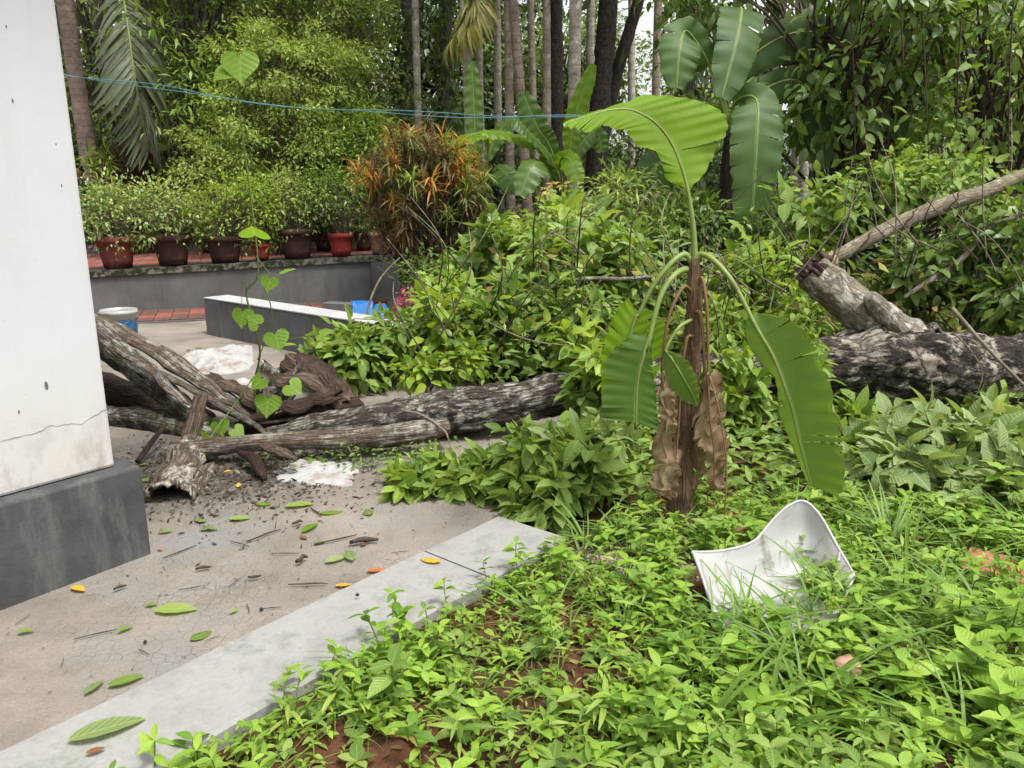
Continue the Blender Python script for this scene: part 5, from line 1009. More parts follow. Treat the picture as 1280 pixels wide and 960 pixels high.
AL = [(523, 135, 521, 14.6, .075, 'areca', 'slim speckled white areca trunk left of the golden frond'), (581, 120, 575, 13.0, .085, 'areca', 'pale areca trunk carrying the golden drooping frond'), (604, 200, 598, 17.5, .085, 'areca', 'thin grey areca trunk right behind the upright banana leaf'),
      (637, 190, 633, 14.8, .09, 'areca_brown', 'brown areca trunk, left one of a close pair'), (652, 140, 643, 14.0, .095, 'coconut', 'pinkish ringed areca trunk, right one of a close pair'), (684, 170, 683, 14.6, .085, 'areca_brown', 'straight tan areca trunk between the pink and the white trunks'),
      (716, 120, 718, 13.4, .115, 'areca', 'thick white lichened areca trunk above the banana clump'), (736, 170, 739, 17., .1, 'areca', 'grey areca trunk just right of the thick white one'), (822, 95, 823, 14.5, .085, 'areca_brown', 'ringed brown areca trunk right of the forked dark trunks'),
      (788, 105, 787, 19., .1, 'areca', 'far pale palm trunk against a bright gap in the wood'), (957, 105, 972, 10.8, .115, 'coconut', 'pinkish coconut trunk behind the dark banana plant'), (1003, 250, 1012, 10.2, .07, 'areca', 'thin lichened trunk beside the dark banana leaves'), (992, 230, 1000, 10.6, .09, 'areca_brown', 'dark ringed trunk just left of the thin lichened one'),
      (620, 60, 618, 19., .1, 'areca', 'distant grey areca trunk in shade behind the brown pair'), (668, 100, 664, 20., .1, 'areca_brown', 'distant brown areca trunk in deep shade'), (1178, 150, 1186, 12.5, .08, 'areca', 'thin pale trunk behind the grey frond at the right')]
for (x0, y0, x1, Y, rad, bk_, lab) in AL:
    ex = [[P(577, -10, 13.0), P(592, 2, 12.8), P(578, 30, 12.6), P(556, 62, 12.5)], [P(577, -10, 13.0), P(600, -5, 12.7), P(592, 25, 12.5), P(572, 55, 12.4)]] if x0 == 581 else []
    palm('areca_palm', lab, 'palm', *shaft(x0, y0, x1, Y, U(2.5, 4.)), rad, bk_, 7, 2.2, .55, 'leaf_palm_gold' if x0 == 581 else 'leaf_palm', 'areca palms at the edge of the wood', ex)
log('dark_tree_trunk', 'dark bare trunk slanting up to the right among the areca palms', [(742, 260, 15.0, .2), (748, 150, 15.0, .19), (756, 60, 15.0, .18), (764, -40, 15, .16), (770, -120, 15, .13)], 'bark_dark', 'tree', .1, 40, 14)
log('dark_tree_trunk', 'thinner dark trunk leaning right of the thick dark one', [(752, 180, 15.4, .13), (765, 115, 15.4, .12), (780, 60, 15.4, .12), (797, 5, 15.4, .11), (815, -70, 15.4, .1)], 'bark_dark', 'tree', .1, 40, 14)
log('dark_tree_trunk', 'dark trunk behind the tan areca trunk', [(694, 230, 17, .17), (694, 90, 17, .17), (693, -60, 17, .15)], 'bark_dark', 'tree', .1, 40, 14)
for k, (x, y0, y1, Y) in enumerate([(1010, -20, 150, 8.), (1062, -20, 210, 7.6), (1085, -10, 120, 7.8), (1150, -20, 230, 7.5), (1205, -20, 160, 7.6), (1268, -20, 240, 7.2), (870, -20, 90, 8.6), (1120, -20, 90, 7.4)]):
    log('hanging_vine', 'thin woody vine hanging straight down from the leafy trees', [(x, y0, Y, .008), (x + U(-8, 8), (y0 + y1) / 2, Y, .007), (x + U(-14, 14), y1, Y, .004)], 'twig', 'vine', .05, 24, 5, 'vines hanging from the leafy trees')
gfr = empty('hanging_frond', P(1230, 60, 10.5) * A([1, 1, 0]), 'greyish coconut frond hanging in the trees above the pale limb', 'palm frond')
r_, l_ = MB(), MB()
frond(r_, l_, [P(1300, -30, 10.5), P(1250, 0, 10.4), P(1200, 30, 10.2), P(1155, 80, 10.1)], 46, .75, droop=.3, rad=.022, ang=.95, hang=.2); r_.build('rachis', M['petiole'], gfr); stuff(l_.build('leaflets', M['leaf_palm_grey'], gfr))

# ------------------------------------------------------------------ banana plants behind
def banana_clump(name, label, base, h, stems_m, leaves, lm, r0=.08):
    root = empty(name, base, label, 'banana plant'); top = base + A([0, 0, h]); MB().tube(catmull([base - A([0, 0, .05]), base + A([.01, 0, h * .5]), top], 16), [r0, r0 * .6], 14, bump=.12, bs=8.).build('pseudostem', M[stems_m], root)
    for (ctrl, wd, roll, mk) in leaves: simple_banana_leaf(root, top - A([0, 0, .1]), [P(*c) for c in ctrl], wd, mk or lm, roll, .12, (.03, .014), .28)
    return root
VW = A([0, -1., .1])
banana_clump('banana_plant', 'young banana plant with one leaf standing straight up behind the croton', gb(604, 11.6), 1.6, 'petiole', [
    ([(595, 190, 11.6), (592, 130, 11.6), (590, 76, 11.6)], .26, VW, None), ([(610, 175, 11.4), (590, 168, 11.0), (568, 182, 10.7)], .34, A([0, -.4, 1]), 'banana_lit'), ([(620, 215, 11.4), (630, 215, 11.2), (650, 240, 10.9)], .4, A([0, -.8, .5]), None), ([(590, 200, 11.5), (582, 195, 11.3), (572, 215, 11.)], .3, VW, None), ([(612, 190, 11.8), (640, 150, 11.8), (668, 175, 11.6)], .3, A([0, -.7, .6]), None)], 'banana', .06)
banana_clump('banana_plant', 'leafy banana plant with spreading broad leaves beside the arching leaf tip', gb(708, 11.0), 1.45, 'petiole', [
    ([(712, 190, 11.), (720, 140, 11.), (742, 80, 11.)], .28, VW, 'banana_lit'), ([(690, 190, 10.9), (672, 160, 10.8), (654, 115, 10.8)], .38, VW, None), ([(680, 190, 10.8), (640, 168, 10.6), (600, 165, 10.4)], .32, A([0, -.5, .8]), 'banana_lit'), ([(690, 200, 10.7), (660, 165, 10.5), (645, 148, 10.4)], .25, A([0, -.6, .8]), 'banana'), ([(700, 205, 10.8), (712, 200, 10.5), (725, 230, 10.3)], .3, VW, 'banana_lit'), ([(690, 215, 10.8), (668, 205, 10.4), (650, 245, 10.2)], .4, A([0, -.8, .5]), None), ([(722, 190, 11.1), (745, 165, 11.2), (752, 190, 11.2)], .28, VW, None)], 'banana', .08)
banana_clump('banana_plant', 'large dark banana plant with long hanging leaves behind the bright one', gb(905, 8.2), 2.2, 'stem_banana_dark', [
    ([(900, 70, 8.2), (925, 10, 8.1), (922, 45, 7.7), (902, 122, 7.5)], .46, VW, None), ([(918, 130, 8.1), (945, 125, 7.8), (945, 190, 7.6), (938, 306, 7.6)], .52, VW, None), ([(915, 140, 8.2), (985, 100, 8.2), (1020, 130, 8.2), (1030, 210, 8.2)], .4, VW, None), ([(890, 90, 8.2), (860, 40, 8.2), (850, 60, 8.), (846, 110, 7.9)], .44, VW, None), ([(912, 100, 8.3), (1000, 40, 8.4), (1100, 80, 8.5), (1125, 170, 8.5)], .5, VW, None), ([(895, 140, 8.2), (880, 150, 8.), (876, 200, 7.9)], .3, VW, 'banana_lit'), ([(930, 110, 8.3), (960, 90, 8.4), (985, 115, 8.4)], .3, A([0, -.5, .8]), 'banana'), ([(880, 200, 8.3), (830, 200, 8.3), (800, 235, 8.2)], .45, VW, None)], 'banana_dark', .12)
banana_clump('banana_plant', 'small banana plant with wide pale leaves behind the variegated pot shrub', gb(190, 13.9), 1.5, 'stem_banana_dark', [
    ([(185, 190, 13.9), (192, 178, 13.7), (212, 186, 13.5)], .4, A([0, -.5, .8]), None), ([(192, 210, 13.9), (196, 200, 13.8), (190, 228, 13.7)], .25, VW, 'banana_lit'), ([(200, 225, 13.9), (215, 210, 13.7), (230, 205, 13.6)], .3, VW, None), ([(180, 205, 13.9), (175, 198, 13.9), (172, 208, 13.8)], .25, VW, None)], 'banana', .07)
banana_clump('banana_plant', 'wide leaved banana plant behind the broken limb', gb(1120, 8.6), 1.7, 'stem_banana_dark', [
    ([(1110, 160, 8.6), (1100, 130, 8.5), (1090, 165, 8.3)], .5, VW, None), ([(1130, 170, 8.6), (1160, 150, 8.6), (1185, 130, 8.6)], .4, A([0, -.6, .7]), 'banana_lit')], 'banana_dark', .08)

# ------------------------------------------------------------------ mid-ground foliage
BR = (LT_OV, LT_OV2, LT_OV3)
crown_tree('leaning_tree', 'leafy tree with large drooping leaves hanging over the dark banana plant', 'tree', gb(1075, 8.8), [cpx(1075, 55, 8.2, 90, 75, .9), cpx(1140, -10, 8.2, 130, 60, .9), cpx(1035, 130, 8.0, 60, 60, .6), cpx(900, -20, 9, 90, 50, .8)], 'leaf_mid', 'twig', .07, 95, 26, .22, .14, BR, n_obj=120, key='lean3', droop=.8)
crown_tree('leaning_tree', 'tall leafy tree with vines standing right of the hanging grey frond', 'tree', gb(1290, 8.6), [cpx(1230, 110, 8.3, 75, 90, .8), cpx(1260, 10, 8.3, 80, 80, .8), cpx(1180, 185, 8., 60, 50, .6)], 'leaf_broad', 'twig', .07, 70, 26, .22, .125, BR, n_obj=80, key='lean4', droop=.6)
crown_tree('leafy_bush', 'broad leaved bush behind the long broken limb', 'bush', gb(1180, 7.4), [cpx(1100, 240, 7.4, 80, 55, .6), cpx(1200, 235, 7.2, 70, 45, .5), cpx(1030, 265, 7.4, 45, 50, .5)], 'leaf_broad', 'twig', .04, 120, 26, .2, .12, BR, n_obj=120, key='lean4', stems=4, stemname='stem', droop=.5)
crown_tree('leafy_bush', 'dark glossy leaved bush below the long broken limb', 'bush', gb(1235, 6.6), [cpx(1215, 325, 6.6, 75, 55, .4), cpx(1150, 330, 6.5, 45, 40, .4), cpx(1270, 290, 6.2, 40, 60, .4), cpx(1270, 370, 6., 40, 40, .3)], 'leaf_mid', 'twig_pale', .03, 130, 24, .18, .13, BR, n_obj=120, key='dk', stems=5, stemname='stem', droop=.35)
crown_tree('leafy_bush', 'thin stemmed bush with small leaves between the croton and banana plant', 'bush', gb(760, 8.2), [cpx(775, 250, 8.2, 50, 48, .5), cpx(705, 295, 7.8, 60, 38, .6), cpx(835, 285, 8., 45, 40, .5)], 'leaf_lace', 'twig_pale', .03, 170, 34, .17, .11, (LT_LAN, DMN), key='thin', stems=6, stemname='stem')
crown_tree('leafy_bush', 'broad green bush below the young banana plants', 'bush', gb(660, 8.6), [cpx(650, 310, 8.4, 60, 32, .6), cpx(715, 275, 8.8, 45, 22, .5), cpx(620, 345, 8., 50, 30, .5)], 'leaf_bright', 'twig', .03, 120, 26, .19, .15, BR, n_obj=100, key='bb', stems=4, stemname='stem')
crown_tree('leafy_bush', 'tangled bush with bright young leaves behind the fallen trunk', 'bush', gb(610, 6.6), [cpx(600, 415, 6.6, 75, 42, .5), cpx(560, 375, 7., 40, 28, .5), cpx(670, 395, 6.8, 60, 36, .5)], 'leaf_bright', 'twig', .025, 150, 26, .16, .13, BR, n_obj=150, key='bb', stems=6, stemname='stem', droop=.3)
crown_tree('leafy_bush', 'tangled green bush behind the banana plant\'s left leaves', 'bush', gb(740, 6.4), [cpx(730, 400, 6.2, 70, 55, .5), cpx(700, 330, 7., 60, 40, .5), cpx(790, 340, 6.6, 60, 50, .5)], 'leaf_broad', 'twig', .025, 170, 26, .16, .13, BR, n_obj=150, key='lean', stems=6, stemname='stem', droop=.3)
crown_tree('leafy_bush', 'low green bush with small leaves behind the banana stem', 'bush', gb(920, 6.2), [cpx(920, 360, 6.6, 65, 45, .5), cpx(960, 330, 7., 50, 35, .5), cpx(900, 420, 5.9, 50, 50, .4), cpx(990, 400, 6., 35, 40, .4)], 'leaf_bright', 'twig', .025, 170, 30, .15, .095, (LT_OV, LT_LAN), n_obj=100, key='sm', stems=6, stemname='stem', droop=.25)
crown_tree('leafy_bush', 'dense dark bush at the foot of the large dark banana plant', 'bush', gb(850, 7.6), [cpx(860, 280, 7.8, 60, 40, .5), cpx(960, 290, 7.6, 50, 35, .5), cpx(800, 300, 7.6, 45, 35, .5)], 'leaf_mid', 'twig', .03, 110, 30, .17, .12, (DM, DMN), key='dd', stems=5, stemname='stem')
crown_tree('glossy_shrub', 'glossy dark green shrub between the low wall and the fallen trunk', 'shrub', gb(450, 6.2), [cpx(440, 445, 6.2, 62, 38, .35), cpx(500, 420, 6.4, 40, 35, .35), cpx(405, 465, 6.1, 30, 25, .3)], 'leaf_broad', 'twig', .02, 100, 22, .13, .13, BR, n_obj=150, key='gl', stems=6, stemname='stem', droop=.15)
crown_tree('pale_shrub', 'pale yellow green leafy sprig lying on the fallen trunk', 'shrub', P(530, 480, 5.3) * A([1, 1, 0]), [cpx(525, 462, 5.5, 24, 12, .12), cpx(580, 452, 5.6, 30, 16, .15)], 'leaf_young', 'twig', .012, 34, 16, .1, .1, BR, n_obj=60, key='ps', stems=3, stemname='stem', droop=.2)
crown_tree('leafy_bush', 'bush of fine leaves at the foot of the croton', 'bush', gb(560, 9.8), [cpx(545, 340, 9.8, 45, 30, .5), cpx(600, 345, 9.4, 40, 30, .5)], 'leaf_mid', 'twig', .02, 70, 34, .17, .1, (DM, DMN), key='dd', stems=4, stemname='stem')
crown_tree('flowering_bush', 'bush with cream yellow flowers among the young banana plants', 'bush', gb(700, 9.6), [cpx(698, 240, 9.6, 18, 14, .2), cpx(735, 205, 9.6, 12, 12, .2)], 'flower_yellow', 'twig', .015, 8, 10, .08, .1, (DMW,), key='fl', stems=3, stemname='stem')

for (px, py, Y, L, m, sz, lab) in [(690, 330, 7., .8, 'leaf_bright', .24, 'sapling with large bright leaves below the cream flowers'), (560, 415, 6.4, .6, 'leaf_young', .2, 'yellow green sapling behind the pale sprig on the trunk'), (745, 360, 6.6, .8, 'leaf_broad', .23, 'sapling with broad leaves left of the bright banana leaf'), (640, 400, 6.2, .6, 'leaf_broad', .2, 'leafy sapling rising right behind the fallen trunk'), (815, 345, 6.8, .7, 'leaf_grey', .2, 'greyish sapling under the arching banana leaf'), (970, 360, 6.4, .7, 'leaf_bright', .19, 'bright sapling between the banana stem and the broken stub'), (600, 330, 8., .8, 'leaf_mid', .24, 'dark leaved sapling at the foot of the croton'), (1010, 300, 7., .8, 'leaf_broad', .2, 'broad leaved sapling behind the broken stub'), (720, 440, 5.6, .5, 'leaf_young', .17, 'small pale sapling leaning over the trunk beside the banana leaves')]:
    b = P(px, py, Y); b[2] = 0; h = P(px, py, Y)[2]
    leafy('sapling', lab, 'sapling', [(b, A([U(-.2, .2), -.1, 1]), max(.5, h + L * .35), .012, 1, dict(nb=[0, 6], wander=.1, ang=.8, ratio=.5, trop=.05, floor=.02)) for _ in range(2)], dict(per_m=20, size=sz, tms=BR, key='sap' + m, mat=m, n_obj=30, jit=.4, droop=.15))
# tangle of bare stems and twigs right of the banana plant
for k in range(34):
    x0 = U(1000, 1290); y0 = U(300, 420); Y = U(5.7, 6.8); x1 = x0 + U(-120, 90); y1 = y0 - U(20, 190)
    log('dead_twig', 'thin bare twig in the tangle above the fallen trunk', [(x0, y0, Y, U(.004, .009)), ((x0 + x1) / 2 + U(-20, 20), (y0 + y1) / 2 + U(-15, 15), Y + U(-.2, .2), .005), (x1, y1, Y + U(-.2, .3), .002)], R.choice(['twig', 'twig_pale', 'twig_pale']), 'twig', .05, 14, 5, 'bare twigs in the tangle above the fallen trunk')

for k in range(80):
    x0 = U(520, 1000); y0 = U(330, 470); Y = U(5.3, 6.6); x1 = x0 + U(-110, 110); y1 = y0 - U(20, 130)
    log('dead_twig', 'thin bare twig sticking out of the bushes behind the trunk', [(x0, y0, Y, U(.003, .008)), ((x0 + x1) / 2 + U(-25, 25), (y0 + y1) / 2 + U(-25, 10), Y - U(.1, .4), .005), (x1, y1, Y + U(-.4, .1), .002)], R.choice(['twig', 'twig_pale', 'stem_green', 'twig_pale']), 'twig', .05, 14, 5, 'bare twigs in the bushes behind the trunk')
n = 900; x = RNG.uniform(-.6, 4.6, n); y = RNG.uniform(5.6, 8.5, n); mb = MB().inst(DM, np.stack([x, y, .25 + .9 * RNG.random(n) ** 1.5], -1), RNG.normal(0, 1, (n, 3)) - A([0, 0, .6]), RNG.normal(0, 1, (n, 3)), RNG.uniform(.05, .13, n))
tag(mb.build('withered_leaves', M['leaf_withered']), 'withered brown and yellow leaves caught in the bushes behind the trunk', 'leaves', kind='stuff')
# leafy branches thrown down in front of the trunk: every near leaf an object
LV = dict(per_m=30, size=.15, tms=BR, key='front', mat='leaf_broad', n_obj=110, jit=.65, upb=0., droop=.2)
op = dict(nb=[0, 6, 6], wander=.1, ang=.8, ratio=.45, trop=.0, floor=.02)
for i, (bx, by, Y, tx, ty, tY, L, lab) in enumerate([(760, 600, 4.15, 520, 625, 3.75, .85, 'long leafy branch reaching left over the yard'), (810, 565, 4.3, 680, 570, 4.0, .5, 'pale leafed branch lying against the fallen trunk'), (780, 620, 4.05, 620, 610, 3.7, .65, 'leafy branch drooping over the end of the kerb'),
        (690, 605, 4.15, 590, 612, 3.95, .42, 'leafy branch with narrow shoots under the fallen trunk'), (800, 600, 4.2, 700, 560, 3.9, .6, 'pale leafed branch left of the banana stem'), (760, 640, 3.9, 700, 622, 3.65, .4, 'short leafy branch at the kerb corner'), (640, 600, 4.2, 540, 640, 3.85, .5, 'low leafy spray resting on the yard')]):
    b = P(bx, by, Y); b[2] = max(b[2], .05); t = P(tx, ty, tY); LL_ = dict(LV); LL_['mat'] = 'leaf_grey' if i in (1, 4) else 'leaf_broad'; LL_['key'] = 'front' + LL_['mat']
    leafy('leafy_branch', lab, 'branch', [(b, t - b, L, .014, 2, op), (b + A([.03, .02, 0]), t - b + A([.1, .1, .1]), L * .7, .011, 2, op)], LL_, 'fallen leafy branches')
for i, (bx, by, Y, tx, ty, tY, L, m, lab) in enumerate([(745, 465, 5.0, 740, 520, 4.6, .35, 'leaf_broad', 'leafy spray spilling over the trunk left of the banana leaves'), (780, 455, 5.0, 740, 500, 4.5, .5, 'leaf_bright', 'bright leafy spray spilling over the trunk behind the banana leaves'), (860, 440, 5.0, 900, 500, 4.5, .5, 'leaf_broad', 'leafy spray spilling over the trunk behind the banana stem'), (940, 440, 5.0, 940, 500, 4.55, .5, 'leaf_bright', 'bright leafy spray on the trunk beside the hanging banana leaf'), (1010, 430, 5.0, 985, 480, 4.6, .35, 'leaf_broad', 'small leafy spray beside the thick end of the trunk'), (700, 590, 4.2, 630, 605, 3.9, .4, 'leaf_bright', 'bright leafy spray in front of the fallen trunk'), (760, 560, 4.3, 720, 590, 3.9, .5, 'leaf_bright', 'bright leafy spray left of the dry banana leaves'), (590, 600, 4.1, 500, 628, 3.85, .4, 'leaf_bright', 'bright leafy tips resting on the sandy yard')]):
    b = P(bx, by, Y); t = P(tx, ty, tY); leafy('leafy_spray', lab, 'branch', [(b, t - b + A([U(-.1, .1), 0, .1]), L, .01, 2, dict(nb=[0, 5, 5], wander=.12, ang=.9, ratio=.5, trop=-.04, floor=.03))] * 2, dict(per_m=30, size=.13, tms=BR, key='spray' + m, mat=m, n_obj=60, jit=.65, droop=.25), 'leafy sprays over the trunk')
LV2 = dict(per_m=18, size=.185, tms=(LT_WIDE, LT_OV2, LT_OV), key='grey', mat='leaf_grey', n_obj=90, jit=.55, droop=.25)
op2 = dict(nb=[0, 4, 5], wander=.12, ang=.8, ratio=.55, trop=-.03, floor=.03)
for i, (bx, by, Y, tx, ty, tY, L, lab) in enumerate([(1270, 560, 4.6, 1110, 610, 3.9, .9, 'branch of wide greyish leaves lying below the trunk'), (1180, 540, 4.6, 1090, 590, 4.1, .6, 'greyish leafed branch beside the hanging banana leaf'), (1290, 600, 4.2, 1200, 660, 3.6, .6, 'branch of pale wide leaves above the red board'), (1330, 640, 3.7, 1240, 680, 3.2, .55, 'large pale drooping leaves at the red board'), (1300, 530, 5., 1200, 540, 4.6, .7, 'shaded leafy branch under the thick end of the trunk'), (1120, 560, 4.5, 1060, 540, 4.4, .45, 'small leafy branch between banana leaf and trunk'), (1150, 600, 4.1, 1060, 625, 3.75, .5, 'wilted branch of wide leaves behind the white chair'), (1240, 580, 4.2, 1150, 640, 3.7, .6, 'wilted branch of wide leaves reaching towards the chair'), (1060, 570, 4.4, 1000, 610, 4.0, .45, 'wilted leafy branch under the hanging banana leaf'), (1280, 620, 3.9, 1190, 640, 3.5, .5, 'heap of wide wilted leaves beside the red board')]):
    b = P(bx, by, Y); b[2] = max(b[2], .06); t = P(tx, ty, tY); b2 = dict(LV2)
    if i in (4, 5): b2['mat'] = 'leaf_broad'; b2['key'] = 'lean'; b2['size'] = .16
    leafy('leafy_branch', lab, 'branch', [(b, t - b + A([0, 0, .02]), L, .012, 2, op2), (b + A([0, .05, 0]), t - b + A([-.15, .1, .08]), L * .7, .01, 2, op2)], b2, 'fallen leafy branches')

# creeping growth under and behind the trunk: low mass nobody could count
def low_mass(name, label, n, xr, yr, zr, size, tms, lm, keep=None):
    x = RNG.uniform(*xr, n); y = RNG.uniform(*yr, n); ok = np.ones(n, bool) if keep is None else keep(x, y); x, y = x[ok], y[ok]; n = len(x); hgt = zr * RNG.random(n) ** 1.4 * (.5 + .5 * (1 + vnoise(np.stack([x, y, 0 * x], -1), 1.7)))
    pos = np.stack([x, y, np.maximum(ground_z(x, y), 0) + .02 + hgt], -1); mb = MB(); wch = RNG.integers(0, len(tms), n)
    d = RNG.normal(0, 1, (n, 3)) * A([1, 1, .35]) + A([0, 0, .1]); up = A([0, 0, 1]) + RNG.normal(0, .35, (n, 3)); sc = size * RNG.uniform(.6, 1.2, n)
    for k, t in enumerate(tms): s = wch == k; mb.inst(t, pos[s], d[s], up[s], sc[s])
    o = mb.build(name, M[lm]); return tag(o, label, 'undergrowth', kind='stuff')
def right_of_yard(x, y): return (x * KN[0] + y * KN[1] > -1.6) | (y > 4.9) & (x > .0 - (y - 5) * .25)
low_mass('undergrowth', 'low tangled leafy undergrowth behind the fallen trunk', 17000, (-1.2, 6.5), (5.3, 11.), .55, .11, (DM, DMN, LT_OV), 'leaf_mid', lambda x, y: x > -.4 - (y - 5.3) * .12)
low_mass('undergrowth', 'low leafy undergrowth beneath the banana plant and trunk', 4800, (.35, 4.8), (3.75, 5.2), .2, .1, (LT_OV, DM, LT_LAN), 'leaf_broad', lambda x, y: x > .35 + (4.2 - y) * .2)
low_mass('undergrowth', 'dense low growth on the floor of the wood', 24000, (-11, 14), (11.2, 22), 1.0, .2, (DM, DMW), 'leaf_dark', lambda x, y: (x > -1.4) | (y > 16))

# ------------------------------------------------------------------ weeds
def weed_t(h, tiers, ls, tm, lean=.15, pairs=2, top=True, stem=.0022):
    mb = MB(); e = A([U(-lean, lean) * h, h, U(-lean, lean) * h]); pts = catmull([A([0, -.03, 0]), e * .5 + A([U(-.01, .01), 0, U(-.01, .01)]), e], 5); mb.tube(pts, [stem, stem * .6], 4, cap=False)
    pos, d, up, sc = [], [], [], []
    for k in range(tiers):
        f = (k + 1) / tiers; q = pts[min(4, int(f * 4))]; a0 = k * 1.57 + U(-.3, .3)
        for j in range(pairs + (1 if k == tiers - 1 and top else 0)):
            a = a0 + j * 2 * math.pi / (pairs + (1 if k == tiers - 1 and top else 0)); s = ls * (.6 + .5 * f if k < tiers - 1 else .85) * U(.75, 1.15); pos.append(q); d.append(A([math.cos(a), U(.1, .55), math.sin(a)])); up.append(A([0, 1, 0]) + RNG.normal(0, .2, 3)); sc.append(s)
    mb.inst(tm, A(pos), A(d), A(up), A(sc)); return np.concatenate(mb.v), np.concatenate(mb.q), None, np.concatenate(mb.uv)
def grass_t(nb, L, tm, spread=.8):
    a = RNG.uniform(0, 6.28, nb); d = np.stack([np.cos(a) * spread * RNG.uniform(.3, 1, nb), np.ones(nb), np.sin(a) * spread * RNG.uniform(.3, 1, nb)], -1); mb = MB()
    mb.inst(tm, RNG.normal(0, .006, (nb, 3)) * A([1, 0, 1]), d, np.stack([-np.cos(a), np.ones(nb) * .8, -np.sin(a)], -1), L * RNG.uniform(.6, 1.15, nb)); return np.concatenate(mb.v), np.concatenate(mb.q), None, np.concatenate(mb.uv)
LW = leaf_t(4, .5, .85, .25, .3, .8); LW2 = leaf_t(4, .38, .8, .3, .25, .85)
WT = [weed_t(U(.05, .13), R.choice([2, 3, 3, 4]), U(.042, .068), R.choice([LW, LW2, LW]), .25) for _ in range(10)]
WS = [weed_t(U(.02, .05), 2, U(.028, .042), LW, .3, 2) for _ in range(5)]
GT = [grass_t(R.choice([4, 5, 7]), U(.13, .24), R.choice([LT_BLADE, LT_BLADE2])) for _ in range(6)]
GS = [grass_t(6, U(.06, .1), LT_BLADE2, 1.1) for _ in range(3)]
def soil_spots(n, y0=1.35, y1=3.75, x1=3.4):
    n = int(n * 1.2); x = RNG.uniform(-1.4, x1, n * 3); y = RNG.uniform(y0, y1, n * 3); c = x * KN[0] + y * KN[1]; ok = (c > -1.82) & ((np.abs(x - .93) > .26) | (np.abs(y - 2.7) > .3)) & (x > -.9 * y) & (x < .85 * y + .95) & ((x - .8) ** 2 + (y - 3.45) ** 2 > .02); x, y = x[ok], y[ok]; return x, y
def dens(x, y):   # gaps of bare soil and the gravel patch
    g = vnoise(np.stack([x, y, 0 * x], -1), 2.6) * .5 + .5; c = x * KN[0] + y * KN[1]; right = np.clip((x - .1) / 1.2, 0, 1)
    gr = np.exp(-(((x - .45) / .26) ** 2 + ((y - 3.02) / .17) ** 2) * 1.2)
    g = np.clip((g - .34) * 2.6, 0, 1); return np.clip(.13 + .8 * g * (.6 + .4 * right) + .16 * right, 0, 1) * (1 - .95 * gr)
def scatter(name, label, n, tms, lm, smin, smax, fn=dens, **kw):
    x, y = soil_spots(n, **kw); ok = RNG.random(len(x)) < fn(x, y); x, y = x[ok][:int(n * 1.1)], y[ok][:int(n * 1.1)]; m = len(x); pos = np.stack([x, y, ground_z(x, y)], -1); a = RNG.uniform(0, 6.28, m)
    d = A([0, 0, 1]) + RNG.normal(0, .12, (m, 3)); up = np.stack([np.cos(a), np.sin(a), 0 * a], -1); sc = RNG.uniform(smin, smax, m); w_ = RNG.integers(0, len(tms), m); mb = MB()
    for k, t in enumerate(tms): s = w_ == k; mb.inst(t, pos[s], d[s], up[s], sc[s])
    return tag(mb.build(name, M[lm]), label, 'ground cover', kind='stuff')
scatter('ground_cover', 'short leafy weeds covering the red soil beside the kerb', 1150, WT, 'weed', .55, 1.25)
scatter('ground_cover', 'tiny creeping weeds between the taller ones', 1700, WS, 'weed', .7, 1.3, lambda x, y: np.clip(dens(x, y) + .05, 0, 1))
scatter('grass', 'loose tufts of grass growing through the weeds', 900, GT, 'grass', .7, 1.15, lambda x, y: dens(x, y) * np.clip(.35 + (x + .3) * .4, .25, 1))
scatter('grass', 'short fine grass between the weeds', 900, GS, 'grass', .7, 1.3)
WL_ = [weed_t(U(.06, .16), 4, U(.06, .09), leaf_t(4, .2, .8, .3, .35, .8), .3, 2, True) for _ in range(6)]; WR = [weed_t(U(.015, .035), 1, U(.05, .075), leaf_t(4, .62, .85, .15, .25, .7), .3, 4, True) for _ in range(4)]
scatter('ground_cover', 'narrow leaved weeds mixed into the ground cover', 620, WL_, 'leaf_bright', .7, 1.2)
scatter('ground_cover', 'low dull green rosettes between the weeds', 420, WR, 'leaf_broad', .6, 1.4)
scatter('ground_cover', 'yellowing small weeds on the red soil', 320, WT, 'leaf_young', .5, .9)
x, y = soil_spots(1400); n = len(x); a = RNG.normal(0, 1, (n, 3)) * A([1, 1, .15]); mb = MB().inst(LT_LAN, np.stack([x, y, ground_z(x, y) + .012], -1), a, A([0, 0, 1]) + RNG.normal(0, .3, (n, 3)), RNG.uniform(.02, .07, n)); tag(mb.build('leaf_litter', M['leaf_withered']), 'dry brown leaf litter on the red soil under the weeds', 'litter', kind='stuff')
scatter('ground_cover', 'darker broad weeds scattered in the ground cover', 300, WT, 'leaf_broad', .9, 1.5)
nb_ = 130; s_ = RNG.uniform(-1.5, 2.5, nb_); c_ = -1.835 + np.abs(RNG.normal(0, .06, nb_)); q = KD * s_[:, None] + KN * c_[:, None]; q[:, 2] = ground_z(q[:, 0], q[:, 1]); mb = MB(); w_ = RNG.integers(0, len(WT), nb_); a = RNG.uniform(0, 6.28, nb_)
for k, t in enumerate(WT): i_ = w_ == k; mb.inst(t, q[i_], A([0, 0, 1]) - KN * .2 + RNG.normal(0, .18, (i_.sum(), 3)), np.stack([np.cos(a[i_]), np.sin(a[i_]), 0 * a[i_]], -1), RNG.uniform(.4, .8, i_.sum()))
tag(mb.build('ground_cover', M['weed']), 'row of small weeds growing along the foot of the kerb', 'ground cover', kind='stuff')
